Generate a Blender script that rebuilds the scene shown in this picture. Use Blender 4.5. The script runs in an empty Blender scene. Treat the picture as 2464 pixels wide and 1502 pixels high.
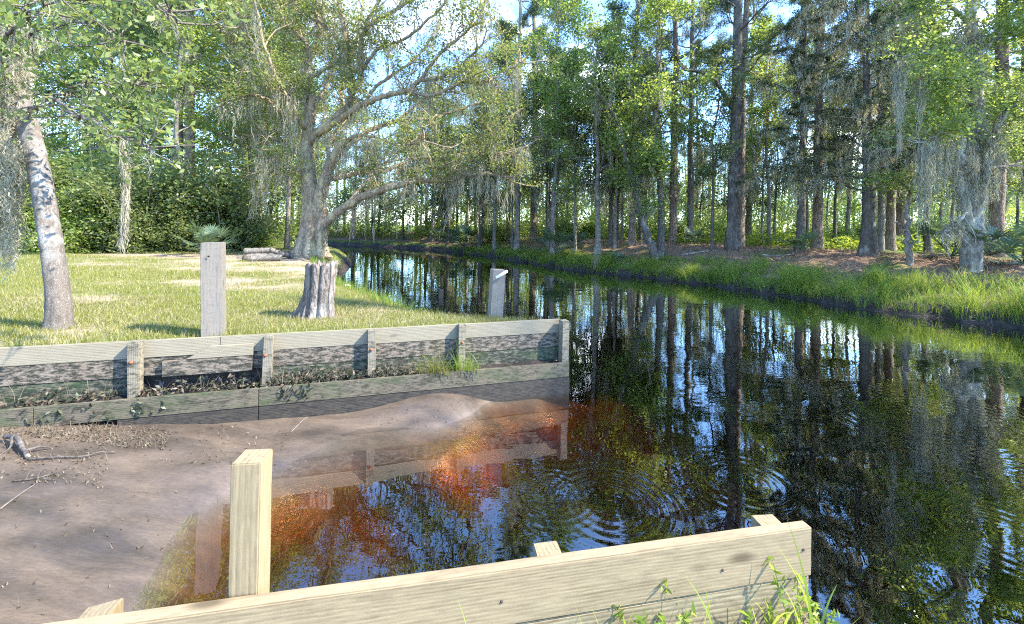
import bpy, bmesh, math, random
import numpy as np
from mathutils import Matrix, Vector

# ------------------------------------------------------------------ camera, sky, sun, exposure
S = bpy.context.scene
COL = S.collection
F, CX, HY, HC = 1000.0, 1232.0, 545.0, 2.2          # focal length and horizon in pixels of a 2464 px wide picture
ROLL = math.atan(0.017)
cr, sr = math.cos(ROLL), math.sin(ROLL)
cam = bpy.data.cameras.new('camera'); cam_o = bpy.data.objects.new('camera', cam); COL.objects.link(cam_o)
cam.sensor_width = 36; cam.lens = 36 * F / 2464; cam.shift_y = -(751 - HY) / 2464
cam.clip_start = 0.05; cam.clip_end = 3000
cam_o.matrix_world = Matrix(((cr, -sr, 0, 0), (0, 0, -1, 0), (sr, cr, 0, HC), (0, 0, 0, 1)))
S.camera = cam_o

SUN_EL = math.radians(43)
SUN_DIR = np.array([0.975, -0.22]); SUN_DIR /= np.linalg.norm(SUN_DIR)
sun_vec = Vector((SUN_DIR[0] * math.cos(SUN_EL), SUN_DIR[1] * math.cos(SUN_EL), math.sin(SUN_EL)))
sl = bpy.data.lights.new('sun', 'SUN'); sl.energy = 2.75; sl.angle = math.radians(0.5); sl.color = (1, .93, .8)
so = bpy.data.objects.new('sun', sl); COL.objects.link(so)
so.rotation_euler = sun_vec.to_track_quat('Z', 'Y').to_euler(); so.location = (20, -5, 30)

W = bpy.data.worlds.new('World'); S.world = W; W.use_nodes = True
wn, wl = W.node_tree.nodes, W.node_tree.links
wn.clear()
sky = wn.new('ShaderNodeTexSky'); sky.sky_type = 'NISHITA'; sky.sun_disc = False
sky.sun_elevation = SUN_EL; sky.sun_rotation = math.atan2(SUN_DIR[0], SUN_DIR[1])
sky.air_density = 1.0; sky.dust_density = 0.1; sky.ozone_density = 4.5
tc = wn.new('ShaderNodeTexCoord'); mp = wn.new('ShaderNodeMapping'); mp.inputs['Scale'].default_value = (1, 1, 2.2)
mp.inputs['Location'].default_value = (0.75, 0.1, 0.2)
nz = wn.new('ShaderNodeTexNoise'); nz.inputs['Scale'].default_value = 2.3; nz.inputs['Detail'].default_value = 7; nz.inputs['Roughness'].default_value = .58
rp = wn.new('ShaderNodeValToRGB'); rp.color_ramp.elements[0].position = .55; rp.color_ramp.elements[1].position = .66
mx = wn.new('ShaderNodeMix'); mx.data_type = 'RGBA'
mx.inputs[7].default_value = (7.2, 7.4, 7.8, 1)
bg = wn.new('ShaderNodeBackground'); bg.inputs['Strength'].default_value = 0.145
out = wn.new('ShaderNodeOutputWorld')
wl.new(tc.outputs['Generated'], mp.inputs['Vector']); wl.new(mp.outputs['Vector'], nz.inputs['Vector'])
wl.new(nz.outputs['Fac'], rp.inputs['Fac']); sz = wn.new('ShaderNodeSeparateXYZ'); wl.new(tc.outputs['Generated'], sz.inputs[0]); mrz = wn.new('ShaderNodeMapRange'); wl.new(sz.outputs['Z'], mrz.inputs[0])
mrz.inputs[1].default_value = .33; mrz.inputs[2].default_value = .47; mrz.inputs[3].default_value = 1; mrz.inputs[4].default_value = .12
cm = wn.new('ShaderNodeMath'); cm.operation = 'MULTIPLY'; wl.new(rp.outputs['Color'], cm.inputs[0]); wl.new(mrz.outputs[0], cm.inputs[1]); wl.new(cm.outputs[0], mx.inputs[0])
tn = wn.new('ShaderNodeMix'); tn.data_type = 'RGBA'; tn.blend_type = 'MULTIPLY'; tn.inputs[0].default_value = 1; tn.inputs[7].default_value = (.80, .93, 1.06, 1); wl.new(sky.outputs['Color'], tn.inputs[6]); wl.new(tn.outputs[2], mx.inputs[6]); wl.new(mx.outputs[2], bg.inputs['Color']); wl.new(bg.outputs[0], out.inputs['Surface'])

S.view_settings.view_transform = 'Standard'; S.view_settings.look = 'None'
S.view_settings.exposure = 2.72; S.view_settings.gamma = 1.0; S.view_settings.use_curve_mapping = False
S.cycles.max_bounces = 10; S.cycles.diffuse_bounces = 3; S.cycles.glossy_bounces = 4
S.cycles.transmission_bounces = 4; S.cycles.transparent_max_bounces = 8; S.cycles.volume_bounces = 0
S.cycles.filter_width = 1.15; S.cycles.use_adaptive_sampling = False; S.cycles.use_denoising = False; S.cycles.denoiser = 'OPENIMAGEDENOISE'; S.cycles.denoising_input_passes = 'RGB_ALBEDO_NORMAL'; S.cycles.denoising_prefilter = 'ACCURATE'; S.cycles.sample_clamp_indirect = 4.0
S.cycles.caustics_reflective = False; S.cycles.caustics_refractive = False

# ------------------------------------------------------------------ helpers
R = np.random.default_rng(7)
def ray(px, py):
    u, w = (px - CX) / F, -(py - HY) / F
    return np.array([u * cr - w * sr, 1.0, u * sr + w * cr])
def gp(px, py, z):                       # point of a picture pixel on the level z
    d = ray(px, py); t = (z - HC) / d[2]
    return np.array([d[0] * t, t, z])
def at(px, py, Z):                       # point of a picture pixel at depth Z
    return ray(px, py) * Z + np.array([0, 0, HC])

class MB:
    def __init__(s): s.v = []; s.q = []; s.t = []; s.n = 0
    def add(s, v, q=None, t=None):
        v = np.asarray(v, float).reshape(-1, 3)
        if q is not None and len(q): s.q.append(np.asarray(q, np.int64).reshape(-1, 4) + s.n)
        if t is not None and len(t): s.t.append(np.asarray(t, np.int64).reshape(-1, 3) + s.n)
        s.v.append(v); s.n += len(v)
    def mesh(s, name, mat, smooth=False):
        v = np.concatenate(s.v) if s.v else np.zeros((0, 3))
        q = np.concatenate(s.q) if s.q else np.zeros((0, 4), np.int64)
        t = np.concatenate(s.t) if s.t else np.zeros((0, 3), np.int64)
        m = bpy.data.meshes.new(name)
        m.vertices.add(len(v)); m.vertices.foreach_set('co', v.astype(np.float32).ravel())
        li = np.concatenate([q.ravel(), t.ravel()]).astype(np.int32)
        ls = np.concatenate([np.arange(len(q)) * 4, len(q) * 4 + np.arange(len(t)) * 3]).astype(np.int32)
        m.loops.add(len(li)); m.loops.foreach_set('vertex_index', li)
        m.polygons.add(len(ls)); m.polygons.foreach_set('loop_start', ls)
        if smooth: m.polygons.foreach_set('use_smooth', np.ones(len(ls), bool))
        m.update(calc_edges=True)
        m.materials.append(mat)
        return m

def link(name, mesh, parent=None, loc=(0, 0, 0), rot=(0, 0, 0), scale=(1, 1, 1)):
    o = bpy.data.objects.new(name, mesh); COL.objects.link(o)
    o.parent = parent; o.location = loc; o.rotation_euler = rot; o.scale = scale
    return o
def tag(o, label=None, cat=None, group=None, kind=None):
    if label: o['label'] = label
    if cat: o['category'] = cat
    if group: o['group'] = group
    if kind: o['kind'] = kind
    return o
def nrm(a): return a / np.maximum(np.linalg.norm(a, axis=-1, keepdims=True), 1e-9)

def tube(mb, pts, rad, sides=7, rough=0.0, rng=R, cap=True, lobes=None):
    pts = np.asarray(pts, float); rad = np.broadcast_to(np.asarray(rad, float), (len(pts),))
    T = nrm(np.gradient(pts, axis=0)); mT = nrm(T.mean(0))
    ref = np.array([1., 0, 0]) if abs(mT[0]) < .75 else np.array([0., 0, 1])
    A = nrm(np.cross(T, ref)); B = np.cross(T, A)
    th = np.linspace(0, 2 * np.pi, sides, endpoint=False)
    rr = rad[:, None] * np.ones(sides)
    if rough: 
        g = rng.normal(0, rough, (len(pts), sides)); g = (g + np.roll(g, 1, 1) + np.roll(g, -1, 1)) / 1.8
        rr = rr * (1 + g)
    if lobes is not None: rr = rr * lobes
    v = pts[:, None] + rr[..., None] * (np.cos(th)[None, :, None] * A[:, None] + np.sin(th)[None, :, None] * B[:, None])
    n = len(pts); i, j = np.meshgrid(np.arange(n - 1), np.arange(sides), indexing='ij'); jn = (j + 1) % sides
    q = np.stack([i * sides + j, i * sides + jn, (i + 1) * sides + jn, (i + 1) * sides + j], -1).reshape(-1, 4)
    v = v.reshape(-1, 3); t = None
    if cap:
        v = np.vstack([v, pts[:1], pts[-1:]]); k = np.arange(sides); kn = (k + 1) % sides
        t = np.vstack([np.stack([kn, k, np.full(sides, n * sides)], -1),
                       np.stack([(n - 1) * sides + k, (n - 1) * sides + kn, np.full(sides, n * sides + 1)], -1)])
    mb.add(v, q, t)

def spline(pts, n):
    p = np.asarray(pts, float); p = np.vstack([2 * p[0] - p[1], p, 2 * p[-1] - p[-2]])
    seg = len(p) - 3; t = np.linspace(0, seg - 1e-6, n); i = t.astype(int); f = (t - i)[:, None]
    a, b, c, d = p[i], p[i + 1], p[i + 2], p[i + 3]
    return .5 * (2 * b + (c - a) * f + (2 * a - 5 * b + 4 * c - d) * f ** 2 + (3 * b - a - 3 * c + d) * f ** 3)

def grow(rng, start, d, length, n, pull=0.05, wander=.22):
    p = np.array(start, float); d = nrm(np.array(d, float)); st = length / n; o = [p.copy()]
    for _ in range(n):
        d = nrm(d + rng.normal(0, wander, 3) + np.array([0, 0, pull])); p = p + d * st; o.append(p.copy())
    return np.array(o)

def leaves(mb, c, size, rng=R, aspect=.55, flat=.5, droop=0.0):
    c = np.asarray(c, float); n = len(c)
    if n == 0: return
    u = rng.normal(0, 1, (n, 3)); u[:, 2] = u[:, 2] * .6 - droop; u = nrm(u)
    nn = rng.normal(0, 1, (n, 3)); nn[:, 2] += flat * 2; nn = nrm(nn - u * (nn * u).sum(1, keepdims=True))
    w = np.cross(u, nn)
    L = (size * rng.uniform(.6, 1.35, n))[:, None]; Wd = L * aspect
    v = np.stack([c - u * L * .5, c + w * Wd * .5 + nn * L * .10, c + u * L * .5 - nn * L * .05, c - w * Wd * .5 + nn * L * .10], 1)
    mb.add(v, np.arange(4 * n).reshape(n, 4))

def blades(mb, root, h, wid, az, lean, segs=2, down=False, rng=R, wave=0.0):
    root = np.asarray(root, float); n = len(root)
    h = np.broadcast_to(h, (n,)); wid = np.broadcast_to(wid, (n,)); lean = np.broadcast_to(lean, (n,))
    d = np.stack([np.cos(az), np.sin(az), np.zeros(n)], 1); s = np.stack([-np.sin(az), np.cos(az), np.zeros(n)], 1)
    if not down:
        fa = rng.uniform(0, 2 * np.pi, n); s = nrm(s * .6 + np.stack([np.cos(fa), np.sin(fa), 0 * fa], 1) * .6 + 1e-4)
    rows = []
    for k in range(segs + 1):
        t = k / segs
        th = lean * t
        hor = np.where(lean > 1e-3, (1 - np.cos(th)) / np.maximum(lean, 1e-3), 0) * h
        ver = np.where(lean > 1e-3, np.sin(th) / np.maximum(lean, 1e-3), t) * h
        if down: ver = -ver
        c = root + d * hor[:, None]; c[:, 2] += ver
        if wave: c[:, :2] += rng.normal(0, wave, (n, 2)) * (t > 0)
        ww = wid * (1 - t) ** .7 * (.5 if not down else (.5 + .5 * (t < .99))) + wid * .03
        rows += [c - s * ww[:, None] * .5, c + s * ww[:, None] * .5]
    v = np.stack(rows, 1); m = 2 * (segs + 1)
    base = (np.arange(n) * m)[:, None]
    q = np.concatenate([base + np.array([[2 * k, 2 * k + 1, 2 * k + 3, 2 * k + 2]]) for k in range(segs)], 0)
    mb.add(v, q)

def moss_at(mb, pts, length, rng, per=8, spread=.08, wid=.032):
    pts = np.asarray(pts, float)
    if not len(pts): return
    k = len(pts); L0 = np.broadcast_to(length, (k,)) * rng.uniform(.35, 1.25, k); per = int(per * 2.2)
    Lr = np.repeat(L0, per); dr = rng.uniform(0, 1, k * per) ** 1.3 * .8
    off = rng.normal(0, spread * .8, (k * per, 3)) * (1 - .75 * dr)[:, None]
    root = np.repeat(pts, per, 0) + off * np.array([1, 1, .5]); root[:, 2] -= dr * Lr
    L = np.clip(Lr * rng.uniform(.15, .45, k * per), .06, .7)
    az = rng.uniform(0, 2 * np.pi, k * per)
    blades(mb, root, L, wid * rng.uniform(.4, 1.3, k * per), az, rng.uniform(.05, .9, k * per), segs=4, down=True, rng=rng, wave=min(.03, wid * 1.6))

# ------------------------------------------------------------------ materials
def mat(name):
    m = bpy.data.materials.new(name); m.use_nodes = True; nt = m.node_tree
    for n in list(nt.nodes):
        if n.type != 'OUTPUT_MATERIAL': nt.nodes.remove(n)
    return m, nt, nt.nodes, nt.links
def N(nodes, t, **kw):
    n = nodes.new('ShaderNode' + t)
    for k, v in kw.items():
        if hasattr(n, k): setattr(n, k, v)
        else: n.inputs[k.replace('_', ' ')].default_value = v
    return n
def ramp(nodes, links, src, stops, interp='LINEAR'):
    r = nodes.new('ShaderNodeValToRGB'); e = r.color_ramp.elements; r.color_ramp.interpolation = interp
    while len(e) < len(stops): e.new(.5)
    for x, (p, c) in zip(e, stops): x.position = p; x.color = (*c, 1) if len(c) == 3 else c
    links.new(src, r.inputs['Fac']); return r.outputs['Color']
def g3(v): return (v, v, v)
def mixc(nodes, links, fac, a, b, mode='MIX'):
    m = nodes.new('ShaderNodeMix'); m.data_type = 'RGBA'; m.blend_type = mode
    for s, x in ((0, fac), (6, a), (7, b)):
        if isinstance(x, (int, float)): m.inputs[s].default_value = x
        elif isinstance(x, tuple): m.inputs[s].default_value = (*x, 1)
        else: links.new(x, m.inputs[s])
    return m.outputs[2]
def coords(nodes, links, scale=(1, 1, 1), kind='Object', rnd=False):
    t = nodes.new('ShaderNodeTexCoord'); m = nodes.new('ShaderNodeMapping'); m.inputs['Scale'].default_value = scale
    src = t.outputs[kind]
    if rnd:
        oi = nodes.new('ShaderNodeObjectInfo'); ad = nodes.new('ShaderNodeVectorMath'); ad.operation = 'MULTIPLY_ADD'
        ad.inputs[1].default_value = (37, 53, 71); links.new(oi.outputs['Random'], ad.inputs[0]); links.new(src, ad.inputs[2]); src = ad.outputs[0]
    links.new(src, m.inputs['Vector']); return m.outputs['Vector']
def noise(nodes, links, vec, scale, detail=4, rough=.55, dist=0):
    n = nodes.new('ShaderNodeTexNoise'); n.inputs['Scale'].default_value = scale; n.inputs['Detail'].default_value = detail
    n.inputs['Roughness'].default_value = rough; n.inputs['Distortion'].default_value = dist; links.new(vec, n.inputs['Vector']); return n.outputs['Fac']
def bsdf(nt, col, rough=.8, bump=None, bstr=.3, bdist=.02, spec=.3):
    nodes, links = nt.nodes, nt.links
    p = nodes.new('ShaderNodeBsdfPrincipled'); p.inputs['Specular IOR Level'].default_value = spec
    if isinstance(col, tuple): p.inputs['Base Color'].default_value = (*col, 1)
    else: links.new(col, p.inputs['Base Color'])
    if isinstance(rough, (int, float)): p.inputs['Roughness'].default_value = rough
    else: links.new(rough, p.inputs['Roughness'])
    if bump is not None:
        b = nodes.new('ShaderNodeBump'); b.inputs['Strength'].default_value = bstr; b.inputs['Distance'].default_value = bdist
        links.new(bump, b.inputs['Height']); links.new(b.outputs[0], p.inputs['Normal'])
    o = next(n for n in nodes if n.type == 'OUTPUT_MATERIAL'); links.new(p.outputs[0], o.inputs['Surface'])
    return p

def leaf_mat(name, dark, mid, light, trans=.45, gloss=.25, patch=1.2, rough=.45):
    m, nt, nodes, links = mat(name)
    g = nodes.new('ShaderNodeNewGeometry'); oi = nodes.new('ShaderNodeObjectInfo')
    v = coords(nodes, links, (1, 1, 1), rnd=True); n = noise(nodes, links, v, patch, 2)
    a = nodes.new('ShaderNodeMath'); a.operation = 'MULTIPLY_ADD'; links.new(n, a.inputs[0]); a.inputs[1].default_value = .9; links.new(g.outputs['Random Per Island'], a.inputs[2])
    b = nodes.new('ShaderNodeMath'); b.operation = 'MULTIPLY_ADD'; links.new(oi.outputs['Random'], b.inputs[0]); b.inputs[1].default_value = .35; links.new(a.outputs[0], b.inputs[2])
    c = nodes.new('ShaderNodeMath'); c.operation = 'MULTIPLY'; links.new(b.outputs[0], c.inputs[0]); c.inputs[1].default_value = .46
    col = ramp(nodes, links, c.outputs[0], [(.12, dark), (.45, mid), (.85, light)])
    p = nodes.new('ShaderNodeBsdfPrincipled'); links.new(col, p.inputs['Base Color']); p.inputs['Roughness'].default_value = rough; p.inputs['Specular IOR Level'].default_value = gloss
    t = nodes.new('ShaderNodeBsdfTranslucent'); tcol = mixc(nodes, links, .5, col, (light[0] * 1.5, light[1] * 1.5, light[2] * .8)); links.new(tcol, t.inputs['Color'])
    s = nodes.new('ShaderNodeMixShader'); s.inputs[0].default_value = trans; links.new(p.outputs[0], s.inputs[1]); links.new(t.outputs[0], s.inputs[2])
    o = next(n for n in nodes if n.type == 'OUTPUT_MATERIAL'); links.new(s.outputs[0], o.inputs['Surface'])
    return m

def bark_mat(name, dark, light, lichen=None, lich=(.5, .62), scale=9, stretch=.25, bstr=.7, bdist=.03, band=None):
    m, nt, nodes, links = mat(name)
    v = coords(nodes, links, (1, 1, stretch)); v1 = coords(nodes, links, (1, 1, .6))
    n = noise(nodes, links, v, scale, 7, .65, .4)
    pn = nodes.new('ShaderNodeTexNoise'); pn.inputs['Scale'].default_value = scale * 1.3; pn.inputs['Detail'].default_value = 3; links.new(v1, pn.inputs['Vector'])
    pv = nodes.new('ShaderNodeVectorMath'); pv.operation = 'MULTIPLY_ADD'; pv.inputs[1].default_value = (.13, .13, .13); links.new(pn.outputs['Color'], pv.inputs[0]); links.new(v, pv.inputs[2])
    vo = nodes.new('ShaderNodeTexVoronoi'); vo.feature = 'DISTANCE_TO_EDGE'; vo.inputs['Scale'].default_value = scale * 1.6; links.new(pv.outputs[0], vo.inputs['Vector'])
    cr_ = ramp(nodes, links, vo.outputs['Distance'], [(0, g3(.0)), (.22, g3(1.))])
    h = mixc(nodes, links, .38, n, cr_, 'MULTIPLY')
    col = ramp(nodes, links, h, [(.18, dark), (.62, light)])
    if lichen is not None:
        n2 = noise(nodes, links, v1, scale * .35, 8, .7)
        fac = ramp(nodes, links, n2, [(lich[0], g3(0)), (lich[1], g3(1))])
        if band:
            t = nodes.new('ShaderNodeTexCoord'); sx = nodes.new('ShaderNodeSeparateXYZ'); links.new(t.outputs['Object'], sx.inputs[0])
            bf = ramp(nodes, links, sx.outputs['Z'], [(0, g3(0)), (.001, g3(0)), (.002, g3(0)), (.003, g3(0))])
            mr = nodes.new('ShaderNodeMapRange'); links.new(sx.outputs['Z'], mr.inputs[0]); mr.inputs[1].default_value = band[0]; mr.inputs[2].default_value = band[1]; mr2 = nodes.new('ShaderNodeMapRange'); links.new(sx.outputs['Z'], mr2.inputs[0]); mr2.inputs[1].default_value = 1.9; mr2.inputs[2].default_value = 2.6; mr2.inputs[3].default_value = 1; mr2.inputs[4].default_value = .25; fac = mixc(nodes, links, 1.0, fac, mr2.outputs[0], 'MULTIPLY')
            fac = mixc(nodes, links, 1.0, fac, mr.outputs[0], 'MULTIPLY')
        col = mixc(nodes, links, fac, col, lichen)
    bsdf(nt, col, .9, h, bstr, bdist, .15)
    return m

def wood_mat(name, pale, dark, axis='x', weather=0.0, wcol=(.3, .29, .27), stain=0.0, scol=(.02, .022, .016), green=0.0, knots=True, zs=1.0, stain_thr=(.47, .56), wmix=.45):
    m, nt, nodes, links = mat(name)
    sc = (1.1, 11, 11) if axis == 'x' else (11, 11, 1.1)
    v = coords(nodes, links, sc, rnd=True)
    n = noise(nodes, links, v, 3.2, 7, .65, .8)
    w = nodes.new('ShaderNodeTexWave'); w.wave_type = 'BANDS'; w.bands_direction = 'Z' if axis == 'x' else 'X'
    w.inputs['Scale'].default_value = 1.7 * zs; w.inputs['Distortion'].default_value = 9; w.inputs['Detail'].default_value = 4; w.inputs['Detail Scale'].default_value = .35
    links.new(v, w.inputs['Vector'])
    g = mixc(nodes, links, wmix, n, w.outputs['Fac'])
    col = ramp(nodes, links, g, [(.2, dark), (.36, tuple(.35 * a + .65 * b for a, b in zip(dark, pale))), (.5, pale)])
    v2 = coords(nodes, links, (2.2, 7, 7) if axis == 'x' else (7, 7, 2.2), rnd=True)
    fine = noise(nodes, links, coords(nodes, links, (14, 160, 160) if axis == 'x' else (160, 160, 14), rnd=True), 1, 3)
    col = mixc(nodes, links, .35, col, ramp(nodes, links, fine, [(.3, g3(.45)), (.7, g3(1.25))]), 'MULTIPLY')
    if knots:
        vo = nodes.new('ShaderNodeTexVoronoi'); vo.inputs['Scale'].default_value = 1.0
        links.new(coords(nodes, links, (1.7, 5, 5) if axis == 'x' else (5, 5, 1.7), rnd=True), vo.inputs['Vector'])
        kf = ramp(nodes, links, vo.outputs['Distance'], [(.05, g3(.85)), (.13, g3(0))])
        col = mixc(nodes, links, kf, col, tuple(x * .55 for x in dark))
    if weather:
        wn_ = noise(nodes, links, v2, 1.2, 6, .65)
        col = mixc(nodes, links, ramp(nodes, links, wn_, [(.35, g3(weather)), (.7, g3(weather * .35))]), col, wcol)
    if stain:
        sn = noise(nodes, links, coords(nodes, links, (5, 12, 16), rnd=True), 1.9, 14, .82)
        f = ramp(nodes, links, sn, [(stain_thr[0], g3(0)), (stain_thr[1], g3(stain))])
        col = mixc(nodes, links, f, col, scol)
    if green:
        gn = noise(nodes, links, coords(nodes, links, (2, 4, 4), rnd=True), 1.3, 8, .7)
        col = mixc(nodes, links, ramp(nodes, links, gn, [(.48, g3(0)), (.66, g3(green))]), col, (.05, .085, .03))
    bsdf(nt, col, .75, g, .25, .006, .25)
    return m

M = {}
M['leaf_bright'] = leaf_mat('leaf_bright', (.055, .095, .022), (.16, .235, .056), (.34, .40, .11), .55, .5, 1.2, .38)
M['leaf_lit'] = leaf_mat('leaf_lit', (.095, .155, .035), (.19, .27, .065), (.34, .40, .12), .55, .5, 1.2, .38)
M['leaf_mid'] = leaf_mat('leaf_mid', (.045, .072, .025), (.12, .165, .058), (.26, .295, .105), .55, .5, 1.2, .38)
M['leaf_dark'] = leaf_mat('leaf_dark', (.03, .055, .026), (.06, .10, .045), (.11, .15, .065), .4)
M['leaf_oak'] = leaf_mat('leaf_oak', (.065, .10, .03), (.135, .185, .055), (.27, .29, .085), .5, .5)
M['needle'] = leaf_mat('needle', (.04, .062, .03), (.075, .108, .052), (.14, .17, .08), .35)
M['cedar'] = leaf_mat('cedar', (.045, .066, .04), (.082, .115, .066), (.14, .17, .095), .4)
M['leaf_left'] = leaf_mat('leaf_left', (.07, .11, .03), (.15, .20, .06), (.29, .33, .11), .5, .5)
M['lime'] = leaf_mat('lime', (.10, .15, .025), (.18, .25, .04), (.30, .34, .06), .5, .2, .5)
M['moss'] = leaf_mat('moss', (.17, .165, .13), (.29, .28, .225), (.44, .42, .34), .35, .1, .8, .9)
M['moss_warm'] = leaf_mat('moss_warm', (.20, .18, .14), (.34, .31, .24), (.50, .46, .36), .35, .1, .8, .9)
M['grass'] = leaf_mat('grass', (.085, .095, .022), (.17, .18, .038), (.31, .29, .085), .4, .2, .35)
M['straw'] = leaf_mat('straw', (.22, .18, .11), (.34, .29, .19), (.48, .43, .30), .2, .2, .6)
M['bank_grass'] = leaf_mat('bank_grass', (.07, .12, .022), (.15, .225, .04), (.28, .34, .075), .45, .3, .35)
M['weed'] = leaf_mat('weed', (.11, .19, .025), (.19, .29, .04), (.32, .38, .08), .5, .35, 3)
M['palm'] = leaf_mat('palm', (.04, .075, .042), (.08, .13, .068), (.15, .20, .10), .25, .5, 2)
M['litter'] = leaf_mat('litter', (.05, .04, .03), (.12, .095, .068), (.27, .225, .165), .15, .2, 3)
M['algae'] = leaf_mat('algae', (.012, .016, .01), (.035, .045, .025), (.15, .15, .10), .1, .3, 3)
M['needle_litter'] = leaf_mat('needle_litter', (.13, .075, .045), (.23, .14, .085), (.36, .25, .16), .1, .1, .6)

M['bark_pine'] = bark_mat('bark_pine', (.06, .042, .034), (.33, .25, .20), scale=5, stretch=.4, bstr=1, bdist=.05)
M['bark_dark'] = bark_mat('bark_dark', (.03, .026, .022), (.16, .138, .118), (.27, .265, .23), (.54, .68), scale=8)
M['bark_grey'] = bark_mat('bark_grey', (.08, .068, .058), (.27, .24, .205), (.36, .35, .30), (.52, .66), scale=8)
M['bark_oak'] = bark_mat('bark_oak', (.10, .074, .05), (.36, .275, .19), (.45, .37, .21), (.50, .64), scale=5, stretch=.5)
M['bark_left'] = bark_mat('bark_left', (.065, .054, .045), (.235, .20, .17), (.27, .265, .245), (.46, .62), scale=26, stretch=.35, band=(.55, .95))
M['bark_mossy'] = bark_mat('bark_mossy', (.07, .06, .05), (.24, .215, .18), (.40, .39, .33), (.45, .6), scale=7)
M['log'] = bark_mat('log', (.08, .068, .056), (.25, .22, .18), scale=10, stretch=1)
M['stump'] = bark_mat('stump', (.045, .036, .03), (.23, .195, .168), (.34, .32, .295), (.52, .68), scale=7, stretch=.12, bstr=1, bdist=.04)

M['wood_new'] = wood_mat('wood_new', (.27, .21, .125), (.145, .105, .058), stain=.5, scol=(.12, .085, .052), stain_thr=(.49, .70), wmix=.18, zs=1.3)
M['wood_new_v'] = wood_mat('wood_new_v', (.27, .21, .122), (.125, .09, .048), 'z', stain=.4, scol=(.12, .085, .05), stain_thr=(.52, .72), wmix=.22)
M['wood_low'] = wood_mat('wood_low', (.28, .235, .145), (.15, .12, .07), stain=.8, scol=(.10, .07, .045), stain_thr=(.46, .66))
M['wood_top'] = wood_mat('wood_top', (.27, .225, .15), (.14, .115, .075), weather=.4, wcol=(.25, .23, .18), stain=.3, stain_thr=(.55, .68))
M['wood_stain'] = wood_mat('wood_stain', (.21, .155, .10), (.11, .08, .05), weather=.3, stain=.93, stain_thr=(.46, .53))
M['wood_green'] = wood_mat('wood_green', (.15, .118, .075), (.08, .064, .042), weather=.3, stain=.95, scol=(.014, .022, .014), green=.6, stain_thr=(.42, .52))
M['wood_ledge'] = wood_mat('wood_ledge', (.165, .135, .09), (.08, .066, .046), weather=.4, wcol=(.11, .105, .085), stain=.85, green=.5, stain_thr=(.47, .58))
M['wood_wet'] = wood_mat('wood_wet', (.07, .06, .047), (.03, .027, .023), stain=.8, scol=(.02, .02, .02), knots=False)
M['wood_wpost'] = wood_mat('wood_wpost', (.26, .22, .15), (.14, .115, .08), 'z', weather=.4, wcol=(.2, .19, .155), stain=.75, stain_thr=(.48, .58))
M['wood_old'] = wood_mat('wood_old', (.22, .185, .145), (.06, .05, .042), 'z', weather=.5, wcol=(.15, .145, .14), stain=.5, scol=(.04, .04, .042), stain_thr=(.5, .7), zs=.5, wmix=.12)
M['wood_cut'] = wood_mat('wood_cut', (.55, .47, .30), (.32, .25, .14), weather=.3, zs=3, knots=False)

def simple(name, col, rough=.6, sc=20, amt=.25, metal=0):
    m, nt, nodes, links = mat(name)
    n = noise(nodes, links, coords(nodes, links), sc, 5)
    c = ramp(nodes, links, n, [(.3, tuple(x * (1 - amt) for x in col)), (.7, tuple(min(1, x * (1 + amt)) for x in col))])
    p = bsdf(nt, c, rough, n, .2, .004); p.inputs['Metallic'].default_value = metal
    return m
M['rust'] = simple('rust', (.26, .09, .045), .8, 60, .4)
M['white_pipe'] = simple('white_pipe', (.74, .74, .72), .4, 14, .08)
M['shell'] = simple('shell', (.72, .68, .62), .6, 9, .15)
M['dark_hole'] = simple('dark_hole', (.01, .009, .008), .9)

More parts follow.
